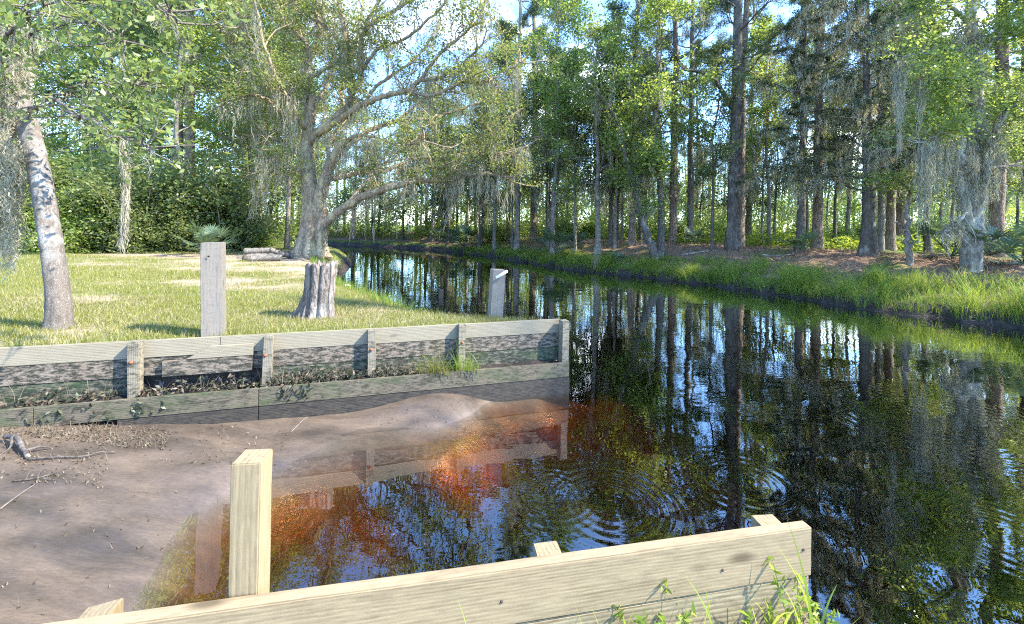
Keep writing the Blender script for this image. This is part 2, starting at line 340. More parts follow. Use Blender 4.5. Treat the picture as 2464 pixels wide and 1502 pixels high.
def ground_mats():
    # lawn soil: green thatch, straw and bare sandy patches
    m, nt, nodes, links = mat('lawn_soil'); v = coords(nodes, links)
    a = noise(nodes, links, v, .55, 5, .6); b = noise(nodes, links, v, 14, 6, .7); c = noise(nodes, links, v, 1.7, 4)
    green = ramp(nodes, links, b, [(.3, (.07, .085, .028)), (.55, (.15, .165, .05)), (.75, (.27, .25, .11))])
    bare = ramp(nodes, links, b, [(.3, (.20, .14, .10)), (.55, (.34, .26, .19)), (.75, (.45, .36, .28))])
    at_ = nodes.new('ShaderNodeAttribute'); at_.attribute_name = 'bare'
    s = nodes.new('ShaderNodeMath'); s.operation = 'ADD'; links.new(at_.outputs['Fac'], s.inputs[0]); links.new(c, s.inputs[1])
    f = ramp(nodes, links, s.outputs[0], [(.62, g3(0)), (.9, g3(1))])
    bsdf(nt, mixc(nodes, links, f, green, bare), .95, b, .6, .03, .1); M['lawn_soil'] = m
    # far bank: pine straw
    m, nt, nodes, links = mat('pine_straw'); v = coords(nodes, links)
    b = noise(nodes, links, v, 9, 8, .75); a = noise(nodes, links, v, .8, 4)
    straw = ramp(nodes, links, b, [(.3, (.10, .06, .04)), (.5, (.21, .135, .09)), (.72, (.36, .26, .185))])
    gr = ramp(nodes, links, b, [(.3, (.05, .07, .02)), (.7, (.16, .19, .05))])
    at_ = nodes.new('ShaderNodeAttribute'); at_.attribute_name = 'bare'
    s = nodes.new('ShaderNodeMath'); s.operation = 'ADD'; links.new(at_.outputs['Fac'], s.inputs[0]); links.new(a, s.inputs[1])
    f = ramp(nodes, links, s.outputs[0], [(.5, g3(0)), (.75, g3(1))])
    bsdf(nt, mixc(nodes, links, f, gr, straw), .95, b, .7, .05, .1); M['pine_straw'] = m
    # mud: smooth wet silt, drier litter-flecked silt up the slope
    m, nt, nodes, links = mat('mud'); v = coords(nodes, links)
    vs = coords(nodes, links, (1.0, 2.6, 1)); 
    a = noise(nodes, links, vs, 1.3, 5, .6, .5); b = noise(nodes, links, vs, 22, 7, .65); c = noise(nodes, links, v, 5, 6, .6)
    col = ramp(nodes, links, a, [(.3, (.05, .040, .031)), (.5, (.098, .074, .055)), (.7, (.15, .112, .08))])
    col = mixc(nodes, links, .45, col, ramp(nodes, links, b, [(.3, g3(.55)), (.7, g3(1.3))]), 'MULTIPLY')
    ro = ramp(nodes, links, c, [(.40, g3(.15)), (.60, g3(.40))])
    bb = mixc(nodes, links, .5, b, c)
    p = bsdf(nt, col, ro, bb, .45, .025, .7); M['mud'] = m
    m, nt, nodes, links = mat('bank_mud'); v = coords(nodes, links); b = noise(nodes, links, v, 8, 7, .7)
    bsdf(nt, ramp(nodes, links, b, [(.3, (.012, .010, .009)), (.55, (.035, .028, .024)), (.75, (.10, .08, .065))]), .55, b, .8, .06, .3); M['bank_mud'] = m
    m, nt, nodes, links = mat('near_soil'); v = coords(nodes, links); b = noise(nodes, links, v, 24, 8, .7)
    bsdf(nt, ramp(nodes, links, b, [(.3, (.09, .075, .055)), (.55, (.22, .18, .13)), (.75, (.42, .36, .28))]), .95, b, .8, .02, .1); M['near_soil'] = m
ground_mats()

# water: mirror by Fresnel over a clear tea-brown body
def water_mat():
    m, nt, nodes, links = mat('creek_water')
    t = nodes.new('ShaderNodeTexCoord'); pos = t.outputs['Object']
    v = coords(nodes, links, (1, 1, 1))
    n1 = noise(nodes, links, coords(nodes, links, (.8, 1.6, 1)), 1.1, 2, .4)
    n2 = noise(nodes, links, coords(nodes, links, (1, 2.2, 1)), 5.5, 2, .5)
    amp = ramp(nodes, links, noise(nodes, links, v, .45, 2), [(.4, g3(.0)), (.65, g3(1))])
    def math_(op, a, b=None):
        k = nodes.new('ShaderNodeMath'); k.operation = op
        for i, x in enumerate((a, b)):
            if x is None: continue
            if isinstance(x, (int, float)): k.inputs[i].default_value = x
            else: links.new(x, k.inputs[i])
        return k.outputs[0]
    h = math_('ADD', math_('MULTIPLY', n1, .30), math_('MULTIPLY', math_('MULTIPLY', n2, amp), .07))
    for (px, py, wl_, reach, am) in ((1470, 1215, .085, .55, .016), (1790, 1160, .10, .42, .014), (1330, 1190, .07, .4, .008), (2250, 1010, .12, 1.1, .012), (2420, 1290, .1, .5, .014)):
        c = gp(px, py, 0)
        d = nodes.new('ShaderNodeVectorMath'); d.operation = 'DISTANCE'; links.new(pos, d.inputs[0]); d.inputs[1].default_value = tuple(c)
        dist = d.outputs['Value']
        s = math_('SINE', math_('MULTIPLY', dist, 2 * math.pi / wl_))
        e = math_('SUBTRACT', dist, reach * .75); e = math_('MULTIPLY', math_('MULTIPLY', e, e), -1 / (2 * (reach * .28) ** 2)); e = math_('EXPONENT', e)
        h = math_('ADD', h, math_('MULTIPLY', math_('MULTIPLY', s, e), am))
    bp = nodes.new('ShaderNodeBump'); bp.inputs['Strength'].default_value = .35; bp.inputs['Distance'].default_value = .05; links.new(h, bp.inputs['Height'])
    fr = nodes.new('ShaderNodeFresnel'); fr.inputs['IOR'].default_value = 1.75; links.new(bp.outputs[0], fr.inputs['Normal'])
    ge = nodes.new('ShaderNodeNewGeometry')
    gl = nodes.new('ShaderNodeBsdfGlossy'); gl.inputs['Roughness'].default_value = .0; links.new(bp.outputs[0], gl.inputs['Normal'])
    tr = nodes.new('ShaderNodeBsdfTransparent'); mxs = nodes.new('ShaderNodeMixShader')
    fm = nodes.new('ShaderNodeMath'); fm.operation = 'MULTIPLY'; fm.use_clamp = True; fm.inputs[1].default_value = 2.1; links.new(fr.outputs[0], fm.inputs[0])
    under = math_('MULTIPLY', fm.outputs[0], math_('SUBTRACT', 1.0, ge.outputs['Backfacing'])); links.new(under, mxs.inputs[0]); links.new(tr.outputs[0], mxs.inputs[1]); links.new(gl.outputs[0], mxs.inputs[2])
    va = nodes.new('ShaderNodeVolumeAbsorption'); va.inputs['Color'].default_value = (.68, .42, .12, 1); va.inputs['Density'].default_value = 5.2
    o = next(n for n in nodes if n.type == 'OUTPUT_MATERIAL'); links.new(mxs.outputs[0], o.inputs['Surface']); links.new(va.outputs[0], o.inputs['Volume'])
    return m
M['water'] = water_mat()

# ------------------------------------------------------------------ lie of the land
WZ, NZ = .93, 1.05                                  # tops of the two timber walls
FA, FB = gp(0, 838, WZ), gp(1350, 768, WZ)
fdir = (FB - FA)[:2]; FL = np.linalg.norm(fdir); fdir /= FL; FANG = math.atan2(fdir[1], fdir[0])
NA, NB = gp(640, 1455, NZ), gp(1955, 1270, NZ)
ndir = (NB - NA)[:2]; NL = np.linalg.norm(ndir); ndir /= NL; NANG = math.atan2(ndir[1], ndir[0])
def fw(s, n): return FA[:2] + fdir * s + np.array([fdir[1], -fdir[0]]) * n     # n towards the slip
def nw(s, n): return NA[:2] + ndir * s + np.array([-ndir[1], ndir[0]]) * n
far_shore = [(18, -60), (16.5, -5), (14.8, 3), (13.2, 7), (11.8, 9.6), (10, 12.1), (7.7, 16.4), (5.3, 19), (3.3, 21), (.8, 25.5), (-1.6, 30), (-7, 36.5), (-14, 41), (-26, 45), (-70, 52)]
lawn_shore = [(-70, 46), (-26, 38), (-13, 30), (-9.2, 24), (-7.7, 19.5), (-7.1, 16.8), (-5.6, 13.8), (-4.2, 11.3), (-2.4, 9), (-1.15, 7.4), (-.35, 6.45), tuple(fw(FL - .30, -.25))]
wall_f = [tuple(fw(FL + .02, -.10)), tuple(fw(FL + .0, -.085)), tuple(fw(-6, -.085))]
wall_n = [tuple(nw(-6, .02)), tuple(nw(NL + .0, .02))]
near_bank = [tuple(nw(NL + .05, .0)), tuple(nw(NL + .17, -.12)), tuple(nw(NL + .26, -.4)), (1.75, .3), (2.0, -3), (2.5, -60)]
poly, typ = [], []
for name, pts in (('far', far_shore), ('lawn', lawn_shore), ('wf', wall_f), ('wn', wall_n), ('nb', near_bank)):
    for p in pts: poly.append(p); typ.append(name)
poly = np.array(poly); typ = np.array(typ)

def wob(x, y, s=1.0): return (np.sin(x * 1.3 * s + 2 * np.sin(y * .7 * s)) + np.sin(y * 1.7 * s + 1.5 * np.sin(x * .9 * s + 1)) + .6 * np.sin(x * 3.7 * s - y * 2.9 * s)) / 2.6
def signed(x, y):
    x = np.asarray(x, float); y = np.asarray(y, float)
    best = np.full(x.shape, 1e9); bi = np.zeros(x.shape, int); ins = np.zeros(x.shape, bool)
    n = len(poly)
    for i in range(n):
        a, b = poly[i], poly[(i + 1) % n]; e = b - a
        t = np.clip(((x - a[0]) * e[0] + (y - a[1]) * e[1]) / (e @ e), 0, 1)
        d = np.hypot(x - a[0] - t * e[0], y - a[1] - t * e[1]); m = d < best
        best = np.where(m, d, best); bi = np.where(m, i, bi)
        c = (a[1] > y) != (b[1] > y)
        xi = a[0] + (y - a[1]) / (e[1] if abs(e[1]) > 1e-12 else 1e-12) * e[0]
        ins ^= c & (x < xi)
    ty = typ[bi]; sd = np.where(ins, -best, best)
    amp = np.where(ty == 'far', 1.0, np.where(ty == 'lawn', .35, 0.))
    return sd + amp * (.22 * wob(x, y, 1.1) + .14 * wob(x, y, 3.3) + .09 * wob(x, y, 9)), ty

mud_pts = [(-300, 1080, .30), (0, 1050, .24), (150, 1045, .20), (310, 1035, .14), (500, 1028, .08), (640, 1008, .06), (760, 1000, .05), (850, 985, .06), (900, 975, .09), (1000, 972, .13), (1080, 962, .12), (1140, 975, .04),
           (1165, 985, -.015), (1090, 1018, .0), (980, 1020, .0), (880, 1018, .0), (740, 1037, .004), (1000, 1048, -.05), (930, 1064, -.05), (1080, 1042, -.05), (970, 1095, -.09), (1070, 1090, -.11), (850, 1048, -.025), (640, 1062, .02), (760, 1085, .012), (850, 1115, -.025), (700, 1165, -.06), (520, 1213, 0), (440, 1250, 0), (400, 1350, 0), (330, 1480, 0), (300, 1600, 0),
           (-300, 1300, .25), (0, 1200, .19), (0, 1450, .13), (200, 1120, .16), (300, 1200, .10), (200, 1350, .08), (450, 1110, .085), (560, 1160, .04), (1000, 1110, -.13), (1120, 1060, -.10), (1180, 975, -.03), (1240, 955, -.004), (1300, 948, .03), (1335, 975, -.20),
           (800, 1210, -.27), (700, 1350, -.45), (600, 1300, -.26), (480, 1350, -.10), (450, 1450, -.14), (600, 1430, -.38), (1000, 1300, -.65), (1150, 1180, -.5), (1440, 1225, -.40), (1600, 1270, -.8), (1500, 1080, -1.0), (1430, 930, -.8), (1358, 930, .0), (1375, 960, -.6), (1340, 1005, -.55), (1425, 1000, -.95), (1500, 950, -1.0), (1450, 1140, -.75), (1385, 1050, -.9), (1600, 1150, -.95), (1800, 1100, -1.1), (1800, 1250, -1.0), (1250, 1330, -.8), (1250, 1060, -.34)]
mp_ = np.array([gp(a, b, c) for a, b, c in mud_pts])
def tps(r): return np.where(r > 1e-6, r * r * np.log(np.maximum(r, 1e-6)), 0)
_n = len(mp_); K = tps(np.hypot(mp_[:, None, 0] - mp_[None, :, 0], mp_[:, None, 1] - mp_[None, :, 1])) + np.eye(_n) * .12
Pm = np.hstack([np.ones((_n, 1)), mp_[:, :2]]); Am = np.block([[K, Pm], [Pm.T, np.zeros((3, 3))]])
tw = np.linalg.solve(Am, np.concatenate([mp_[:, 2], np.zeros(3)]))
def mudfn(x, y):
    x = np.clip(x, -6.5, 3); y = np.clip(y, .2, 6.2)
    z = tw[_n] + tw[_n + 1] * x + tw[_n + 2] * y
    for i in range(_n): z = z + tw[i] * tps(np.hypot(x - mp_[i, 0], y - mp_[i, 1]))
    fl = np.sin(x * 3.1 + y * 7.3 + 1.5 * np.sin(x * 1.7)) * .006 + np.sin(x * 7.3 - y * 11.1 + 2 * np.sin(y * 3)) * .003 + np.sin(x * 19 + 3 * np.sin(y * 7)) * np.sin(y * 23 + 2 * np.sin(x * 5)) * .0025
    return np.clip(z + fl, -1.2, .4)
def smooth(a, b, t): t = np.clip((t - a) / (b - a), 0, 1); return t * t * (3 - 2 * t)
def land(x, y):
    x = np.asarray(x, float); y = np.asarray(y, float)
    sd, ty = signed(x, y)
    far = np.interp(sd, [0, .12, .36, .9, 2, 3.5, 5.5, 9, 20, 60], [0, .05, .29, .46, .68, .95, 1.28, 1.3, 1.1, 1.2]) + wob(x, y) * .08 * smooth(.5, 3, sd) + wob(x, y, 3) * .04 * smooth(.2, 1, sd) + wob(x, y, 6.5) * .07 * smooth(.12, .4, sd)
    lawn = np.interp(sd, [0, .2, .6, 1.3, 6], [0, .3, .68, .86, .93]) + wob(x, y, .8) * .02 + wob(x, y, 4) * .006
    lawn = np.where(ty == 'wf', .90 + wob(x, y, 3) * .006, lawn)
    near = np.where(ty == 'wn', .70, np.interp(sd, [0, .05, .14], [0, .5, .69])) + wob(x, y, 6) * .012
    o = np.where(ty == 'far', far, np.where(np.isin(ty, ['wn', 'nb']), near, lawn))
    o = np.where((ty == 'wf') | (ty == 'wn'), o, o)
    bed = np.interp(-sd, [0, .5, 1.5, 3], [0, -.16, -.6, -1.0]) + wob(x, y, 2) * .03
    slip = mudfn(x, y); wgt = smooth(.3, 1.5, x) * (y < 8) + (y >= 8) * 1.0
    wgt = np.maximum(wgt, smooth(6.0, 6.6, y))
    i = slip * (1 - wgt) + bed * wgt
    return np.where(sd > 0, o, i), sd, ty
def gz(x, y): return float(land(np.array([x]), np.array([y]))[0][0])

def axis(parts, far):
    a = np.unique(np.round(np.concatenate([np.arange(p, q - st * .4, st) for p, q, st in parts] + [[parts[-1][1]]]), 4))
    l, r = [a[0]], [a[-1]]; st = parts[0][2]
    while l[-1] > -far: st *= 1.12; l.append(l[-1] - st)
    st = parts[-1][2]
    while r[-1] < far: st *= 1.12; r.append(r[-1] + st)
    return np.concatenate([np.array(l[:0:-1]), a, np.array(r[1:])])
xs = axis([(-26, -12, .4), (-12, -6.2, .15), (-6.2, 2.4, .04), (2.4, 17, .13)], 900); ys = axis([(-2, .9, .2), (.9, 8, .04), (8, 24, .13), (24, 50, .28)], 900)
X, Y = np.meshgrid(xs, ys, indexing='ij'); Zg, SD, TY = land(X, Y)
jj, ii = np.meshgrid(np.arange(len(ys) - 1), np.arange(len(xs) - 1)); nY = len(ys)
quads = np.stack([ii * nY + jj, (ii + 1) * nY + jj, (ii + 1) * nY + jj + 1, ii * nY + jj + 1], -1).reshape(-1, 4)
fx = X.ravel()[quads].mean(1); fy = Y.ravel()[quads].mean(1); fsd, fty = signed(fx, fy)
bare = np.zeros(X.size); xr, yr = X.ravel(), Y.ravel()
def blob(x, y, cx, cy, rx, ry): return np.exp(-(((x - cx) / rx) ** 2 + ((y - cy) / ry) ** 2))
def bare_lawn(x, y):
    b = .42 * blob(x, y, -7.6, 12.2, 4.5, 2.0) + .30 * blob(x, y, -5.2, 8.8, 1.9, 1.0) + .5 * blob(x, y, -8.5, 16.5, 3.5, 2.0) + .26 * blob(x, y, -2.9, 5.6, 1.0, .6) + .25 * blob(x, y, -7.2, 6.6, 1.5, .6) + .4 * blob(x, y, -14, 15.2, 9, .8) + .25 * blob(x, y, -1.9, 6.3, .5, .35) + .35 * blob(x, y, -5.1, 4.75, .4, .3)
    return b + .13 * wob(x, y, 1.4) + .09 * wob(x, y, .55)
bl = bare_lawn(xr, yr); sdr = SD.ravel(); tyr = TY.ravel()
bf = np.where(sdr > .9, .25, -.2) + .2 * wob(xr, yr, .7) - .45 * smooth(7.5, 11, sdr)
bare = np.where(tyr == 'far', bf, bl)
zone = np.where(fsd <= 0, np.where((fx < 4.5) & (fy < 6.3), 'mudflat', 'creek_bed'), np.where(fty == 'far', np.where(fsd < .42, 'muddy_bank', 'far_bank'), np.where(np.isin(fty, ['wn', 'nb']), 'near_bank', np.where((fty == 'lawn') & (fsd < .3), 'muddy_bank', 'lawn'))))
zm = {'mudflat': 'mud', 'creek_bed': 'bank_mud', 'muddy_bank': 'bank_mud', 'far_bank': 'pine_straw', 'near_bank': 'near_soil', 'lawn': 'lawn_soil'}
allv = np.stack([xr, yr, Zg.ravel()], 1)
for z in zm:
    q = quads[zone == z]
    if not len(q): continue
    u, inv = np.unique(q, return_inverse=True); mb = MB(); mb.add(allv[u], inv.reshape(-1, 4))
    me = mb.mesh(z, M[zm[z]], True)
    a = me.attributes.new('bare', 'FLOAT', 'POINT'); a.data.foreach_set('value', bare[u].astype(np.float32))
    tag(link(z, me), kind='structure')
# the creek's body of water
mb = MB(); wx = np.linspace(-80, 25, 71); wy = np.linspace(-65, 60, 84); GX, GY = np.meshgrid(wx, wy, indexing='ij'); nw_ = len(wy)
k = (np.arange(len(wx) - 1)[:, None] * nw_ + np.arange(nw_ - 1)[None]).ravel(); qd = np.stack([k, k + nw_, k + nw_ + 1, k + 1], -1); tot = GX.size
top = np.stack([GX.ravel(), GY.ravel(), np.zeros(tot)], 1); bot = top + np.array([0, 0, -2.0])
rim = np.concatenate([np.arange(len(wx)) * nw_, (len(wx) - 1) * nw_ + np.arange(1, nw_), np.arange(len(wx) - 2, -1, -1) * nw_ + nw_ - 1, np.arange(nw_ - 2, 0, -1)]); rn = np.roll(rim, -1)
mb.add(np.vstack([top, bot]), np.vstack([qd, qd[:, ::-1] + tot, np.stack([rim, rim + tot, rn + tot, rn], -1)]))
tag(link('water', mb.mesh('water', M['water'])), kind='structure')

# ------------------------------------------------------------------ timber walls
def box_mesh(name, m, L, T, Hh, bev=.004, cut=0.0, wear=0.0):
    bm = bmesh.new()
    nx = max(1, int(L / .25))
    vs = []
    for i in range(nx + 1):
        x = L * i / nx
        for (y, z) in ((0, 0), (T, 0), (T, Hh), (0, Hh)):
            xx = x + (cut * (z / Hh) if i == 0 else 0)
            vs.append(bm.verts.new((xx, y + (random.uniform(-1, 1) * wear), z + random.uniform(-1, 1) * wear)))
    for i in range(nx):
        for k in range(4):
            bm.faces.new((vs[i * 4 + k], vs[i * 4 + (k + 1) % 4], vs[i * 4 + 4 + (k + 1) % 4], vs[i * 4 + 4 + k]))
    bm.faces.new((vs[3], vs[2], vs[1], vs[0])); bm.faces.new(vs[-4:])
    bm.normal_update()
    bmesh.ops.recalc_face_normals(bm, faces=bm.faces)
    sharp = [e for e in bm.edges if e.calc_face_angle(0) > 1]
    bmesh.ops.bevel(bm, geom=sharp, offset=bev, segments=2, affect='EDGES')
    me = bpy.data.meshes.new(name); bm.to_mesh(me); bm.free(); me.materials.append(m); return me
def plank(parent, s0, s1, n0, z0, h, m, th=.038, cut=0.0, tilt=0.0, rotx=0.0, name='plank'):   # local x along wall, -y towards viewer side
    return link(name, box_mesh(name, M[m], s1 - s0, th, h, .004, cut, .0012), parent, (s0, n0, z0), (rotx, tilt, 0))
def post(parent, s, n, z0, z1, m, w=.089, t=.089, rot=(0, 0, 0), slant=0.0, name='post'):
    bm = bmesh.new(); hh = z1 - z0; nz_ = max(2, int(hh / .12)); rings = []
    for k in range(nz_ + 1):
        z = hh * k / nz_; top = k == nz_
        rings.append([bm.verts.new((x + random.uniform(-1, 1) * .0015, y + random.uniform(-1, 1) * .0015, z + (slant * (x / w) if top else 0))) for x, y in ((-w / 2, -t / 2), (w / 2, -t / 2), (w / 2, t / 2), (-w / 2, t / 2))])
    for k in range(nz_):
        for j in range(4): bm.faces.new((rings[k][j], rings[k][(j + 1) % 4], rings[k + 1][(j + 1) % 4], rings[k + 1][j]))
    bm.faces.new(rings[-1]); bm.faces.new(rings[0][::-1]); bmesh.ops.recalc_face_normals(bm, faces=bm.faces)
    sharp = [e for e in bm.edges if e.calc_face_angle(0) > 1]
    bmesh.ops.bevel(bm, geom=sharp, offset=.0035, segments=2, affect='EDGES')
    me = bpy.data.meshes.new(name); bm.to_mesh(me); bm.free(); me.materials.append(M[m])
    return link(name, me, parent, (s, n, z0), rot)
def bolt(parent, x, y, z):
    mb = MB(); tube(mb, [(0, .0, 0), (0, -.006, 0)], [.019, .018], 14); tube(mb, [(0, -.006, 0), (0, -.016, 0), (0, -.02, 0)], [.012, .012, .008], 8)
    return link('bolt', mb.mesh('bolt', M['rust']), parent, (x, y, z))

random.seed(3)
fwall = bpy.data.objects.new('retaining_wall', None); COL.objects.link(fwall); fwall.location = (FA[0], FA[1], 0); fwall.rotation_euler = (0, 0, FANG)
tag(fwall, 'long weathered timber retaining wall with algae stains holding back the lawn', 'retaining wall')
def s_of(px):       # where a pixel column meets the far wall
    d = ray(px, 800)[:2]; A = np.array([[d[0], -fdir[0]], [d[1], -fdir[1]]]); return np.linalg.solve(A, FA[:2])[1]
ps = [s_of(p) for p in (335, 645, 897, 1108)]; pe = FL - .045
j1 = s_of(530)
plank(fwall, -4.5, j1 - .002, 0, WZ - .184, .184, 'wood_top'); plank(fwall, j1 + .002, ps[1] + .02, 0, WZ - .184, .184, 'wood_top')
plank(fwall, ps[1] + .024, pe + .04, 0, WZ - .184, .184, 'wood_top')
plank(fwall, -4.5, ps[0], 0, WZ - .376, .186, 'wood_stain'); plank(fwall, ps[0] + .005, ps[1], .002, WZ - .376, .186, 'wood_stain'); plank(fwall, ps[1] + .005, pe + .04, .001, WZ - .374, .186, 'wood_stain')
plank(fwall, -4.5, ps[0] + .02, .003, WZ - .566, .184, 'wood_green'); plank(fwall, ps[1], pe + .04, .001, WZ - .566, .187, 'wood_green')
plank(fwall, -4.5, ps[0], .002, WZ - .78, .2, 'wood_wet'); plank(fwall, ps[1], pe + .04, .002, WZ - .78, .2, 'wood_wet')
plank(fwall, s_of(452), s_of(612), -.042, WZ - .215, .125, 'wood_top', .036, .22)
plank(fwall, s_of(396), s_of(610), -.046, WZ - .385, .165, 'wood_stain', .038)
LO = .24   # ledge offset
lj = [-4.5, s_of(130), s_of(640), FL + .03]
for a, b_ in zip(lj[:-1], lj[1:]): plank(fwall, a, b_ - .004, -LO, .215, .19, 'wood_ledge', .042)
plank(fwall, s_of(318), s_of(640) - .004, -LO + .004, .0, .212, 'wood_wet', .042); plank(fwall, s_of(640), FL + .034, -LO + .003, -.25, .462, 'wood_wet', .042)
plank(fwall, -4.5, s_of(312), -LO + .10, .02, .19, 'dark_hole', .03)  # no real board: near-black strip painted as shade of the gap under the ledge
for i, s in enumerate(ps):
    p = post(fwall, s, -.047, .12, WZ + (.012, .002, .004, .012)[i], 'wood_wpost', .089 if i else .10, .09, (0, (-.01, .03, -.012, .012)[i], 0))
    bolt(p, (-.014, -.02, -.005, .0)[i], -.046, (.615, .60, .585, .60)[i])
post(fwall, FL + .002, -.10, -.6, WZ + .006, 'wood_wpost', .10, .13)
# damp fill behind the ledge board
mb = MB(); gx = np.linspace(-4.5, FL, 140); gy = np.linspace(-LO + .042, -.002, 7); GX, GY = np.meshgrid(gx, gy, indexing='ij')
GZ = .375 + wob(GX, GY, 9) * .02 - .05 * smooth(-.15, -.05, GY) * ((GX > ps[0]) & (GX < ps[1])) + R.normal(0, .005, GX.shape)
a_, c_ = np.meshgrid(np.arange(139), np.arange(6), indexing='ij'); k = a_ * 7 + c_
mb.add(np.stack([GX, GY, GZ], -1).reshape(-1, 3), np.stack([k, k + 7, k + 8, k + 1], -1).reshape(-1, 4))
link('soil_fill', mb.mesh('soil_fill', M['bank_mud'], True), fwall)
# dark soil in the gap where a plank is missing
mb = MB(); gx = np.linspace(ps[0], ps[1], 40); gy = np.linspace(.3, .56, 10); GX, GY = np.meshgrid(gx, gy, indexing='ij')
k = (np.arange(39)[:, None] * 10 + np.arange(9)[None]).ravel()
mb.add(np.stack([GX, .06 + R.normal(0, .012, GX.shape) + .05 * (GY - .3), GY], -1).reshape(-1, 3), np.stack([k, k + 10, k + 11, k + 1], -1))
link('exposed_soil', mb.mesh('exposed_soil', M['bank_mud'], True), fwall)

nwall = bpy.data.objects.new('retaining_wall', None); COL.objects.link(nwall); nwall.location = (NA[0], NA[1], 0); nwall.rotation_euler = (0, 0, NANG)
tag(nwall, 'pale new timber retaining wall with square posts in the foreground beside weeds', 'retaining wall')
plank(nwall, -2.5, NL, 0, NZ - .186, .186, 'wood_new', .045); plank(nwall, -2.5, NL - .006, .003, NZ - .376, .186, 'wood_low', .045)
plank(nwall, -2.5, NL - .006, .002, NZ - .57, .19, 'wood_wet', .04); plank(nwall, -2.5, NL - .006, .001, NZ - .90, .32, 'wood_wet', .04)
def sn_of(px, off=.09):
    o = NA[:2] + np.array([-ndir[1], ndir[0]]) * off
    d = ray(px, 1400)[:2]; A = np.array([[d[0], -ndir[0]], [d[1], -ndir[1]]]); return np.linalg.solve(A, o)[1]
post(nwall, sn_of(598, .1), .096, -.4, 1.452, 'wood_new_v', .086, .09, (0, .004, -.06), name='post')
post(nwall, sn_of(225, .1), .098, -.4, 1.005, 'wood_new_v', .10, .10, (0, 0, -.05), .02)
post(nwall, sn_of(1318, .1), .098, -.4, NZ - .035, 'wood_new_v', .095, .10)
post(nwall, sn_of(1852, .1), .10, -.4, NZ - .042, 'wood_new_v', .10, .105, (0, 0, -.1))

# ------------------------------------------------------------------ tree kinds
PROTO = {}
def make_broadleaf(key, seed, H, r, cb, spread, leaf, lm, bm_, n_l=20, per=55, lsize=.13, moss=0.0, mm='moss', up=.35, clump=.27, wander=.2, stems=1, mlen=1.0):
    rng = np.random.default_rng(seed); tr, cw, ms = MB(), MB(), MB()
    for st in range(stems):
        ln = rng.normal(0, .03 if stems == 1 else .14, 2)
        zz = np.linspace(-.25, H, 14); wv = np.cumsum(rng.normal(0, .11, (14, 2)), 0) * (zz / H)[:, None] * 1.1
        path = np.stack([wv[:, 0] + ln[0] * zz + st * .25, wv[:, 1] + ln[1] * zz, zz], 1)
        rad = r * (1 - .86 * np.clip(zz / H, 0, 1)) ; rad[0] *= 1.6; rad[1] *= 1.12
        tube(tr, spline(path, 40), np.interp(np.linspace(0, 1, 40), np.linspace(0, 1, 14), rad), 10, .05, rng)
        for i in range(n_l):
            t = (i + rng.uniform(0, 1)) / n_l; z0 = cb + (H * .97 - cb) * t ** .85
            k = np.interp(z0, zz, np.arange(14)); k0 = int(min(k, 12)); p0 = path[k0] + (path[k0 + 1] - path[k0]) * (k - k0)
            az = i * 2.4 + rng.uniform(-.5, .5); prof = (math.sin(math.pi * min(1, (t * .78 + .22))) ** .7)
            L = spread * prof * rng.uniform(.7, 1.15)
            r0 = np.interp(z0, zz, rad) * rng.uniform(.35, .6)
            d = np.array([math.cos(az), math.sin(az), up * rng.uniform(.4, 1.8) + t * .5])
            lp = grow(rng, p0, d, L, 7, .04, wander); tube(tr, lp, np.linspace(max(r0, .02), .012, 8), 5, 0, rng, False)
            tips = [lp[-1], lp[-2]]
            for j in range(4):
                q0 = lp[2 + j + (j > 2)] if j < 4 else lp[-1]
                dd = nrm(lp[3] - lp[1]) + rng.normal(0, .75, 3); sp = grow(rng, q0, dd, L * rng.uniform(.25, .5), 4, .03, .3)
                tube(tr, sp, np.linspace(max(.012, r0 * .35), .006, 5), 4, 0, rng, False); tips += [sp[-1], sp[2]]
                if moss and rng.uniform() < moss: moss_at(ms, sp[1:4], mlen, rng, 8, .1)
            if moss: moss_at(ms, lp[2:7][rng.uniform(size=5) < moss], mlen, rng, 10, .1)
            tips = np.array(tips)
            n = int(per * rng.uniform(.6, 1.3))
            c = np.repeat(tips, n, 0) + rng.normal(0, 1, (len(tips) * n, 3)) * np.array([clump, clump, clump * .5])
            leaves(cw, c, lsize, rng)
    P = {'trunk': tr.mesh('trunk', M[bm_], True), leaf: cw.mesh(leaf, M[lm])}
    if ms.n: P['moss'] = ms.mesh('moss', M[mm])
    PROTO[key] = P

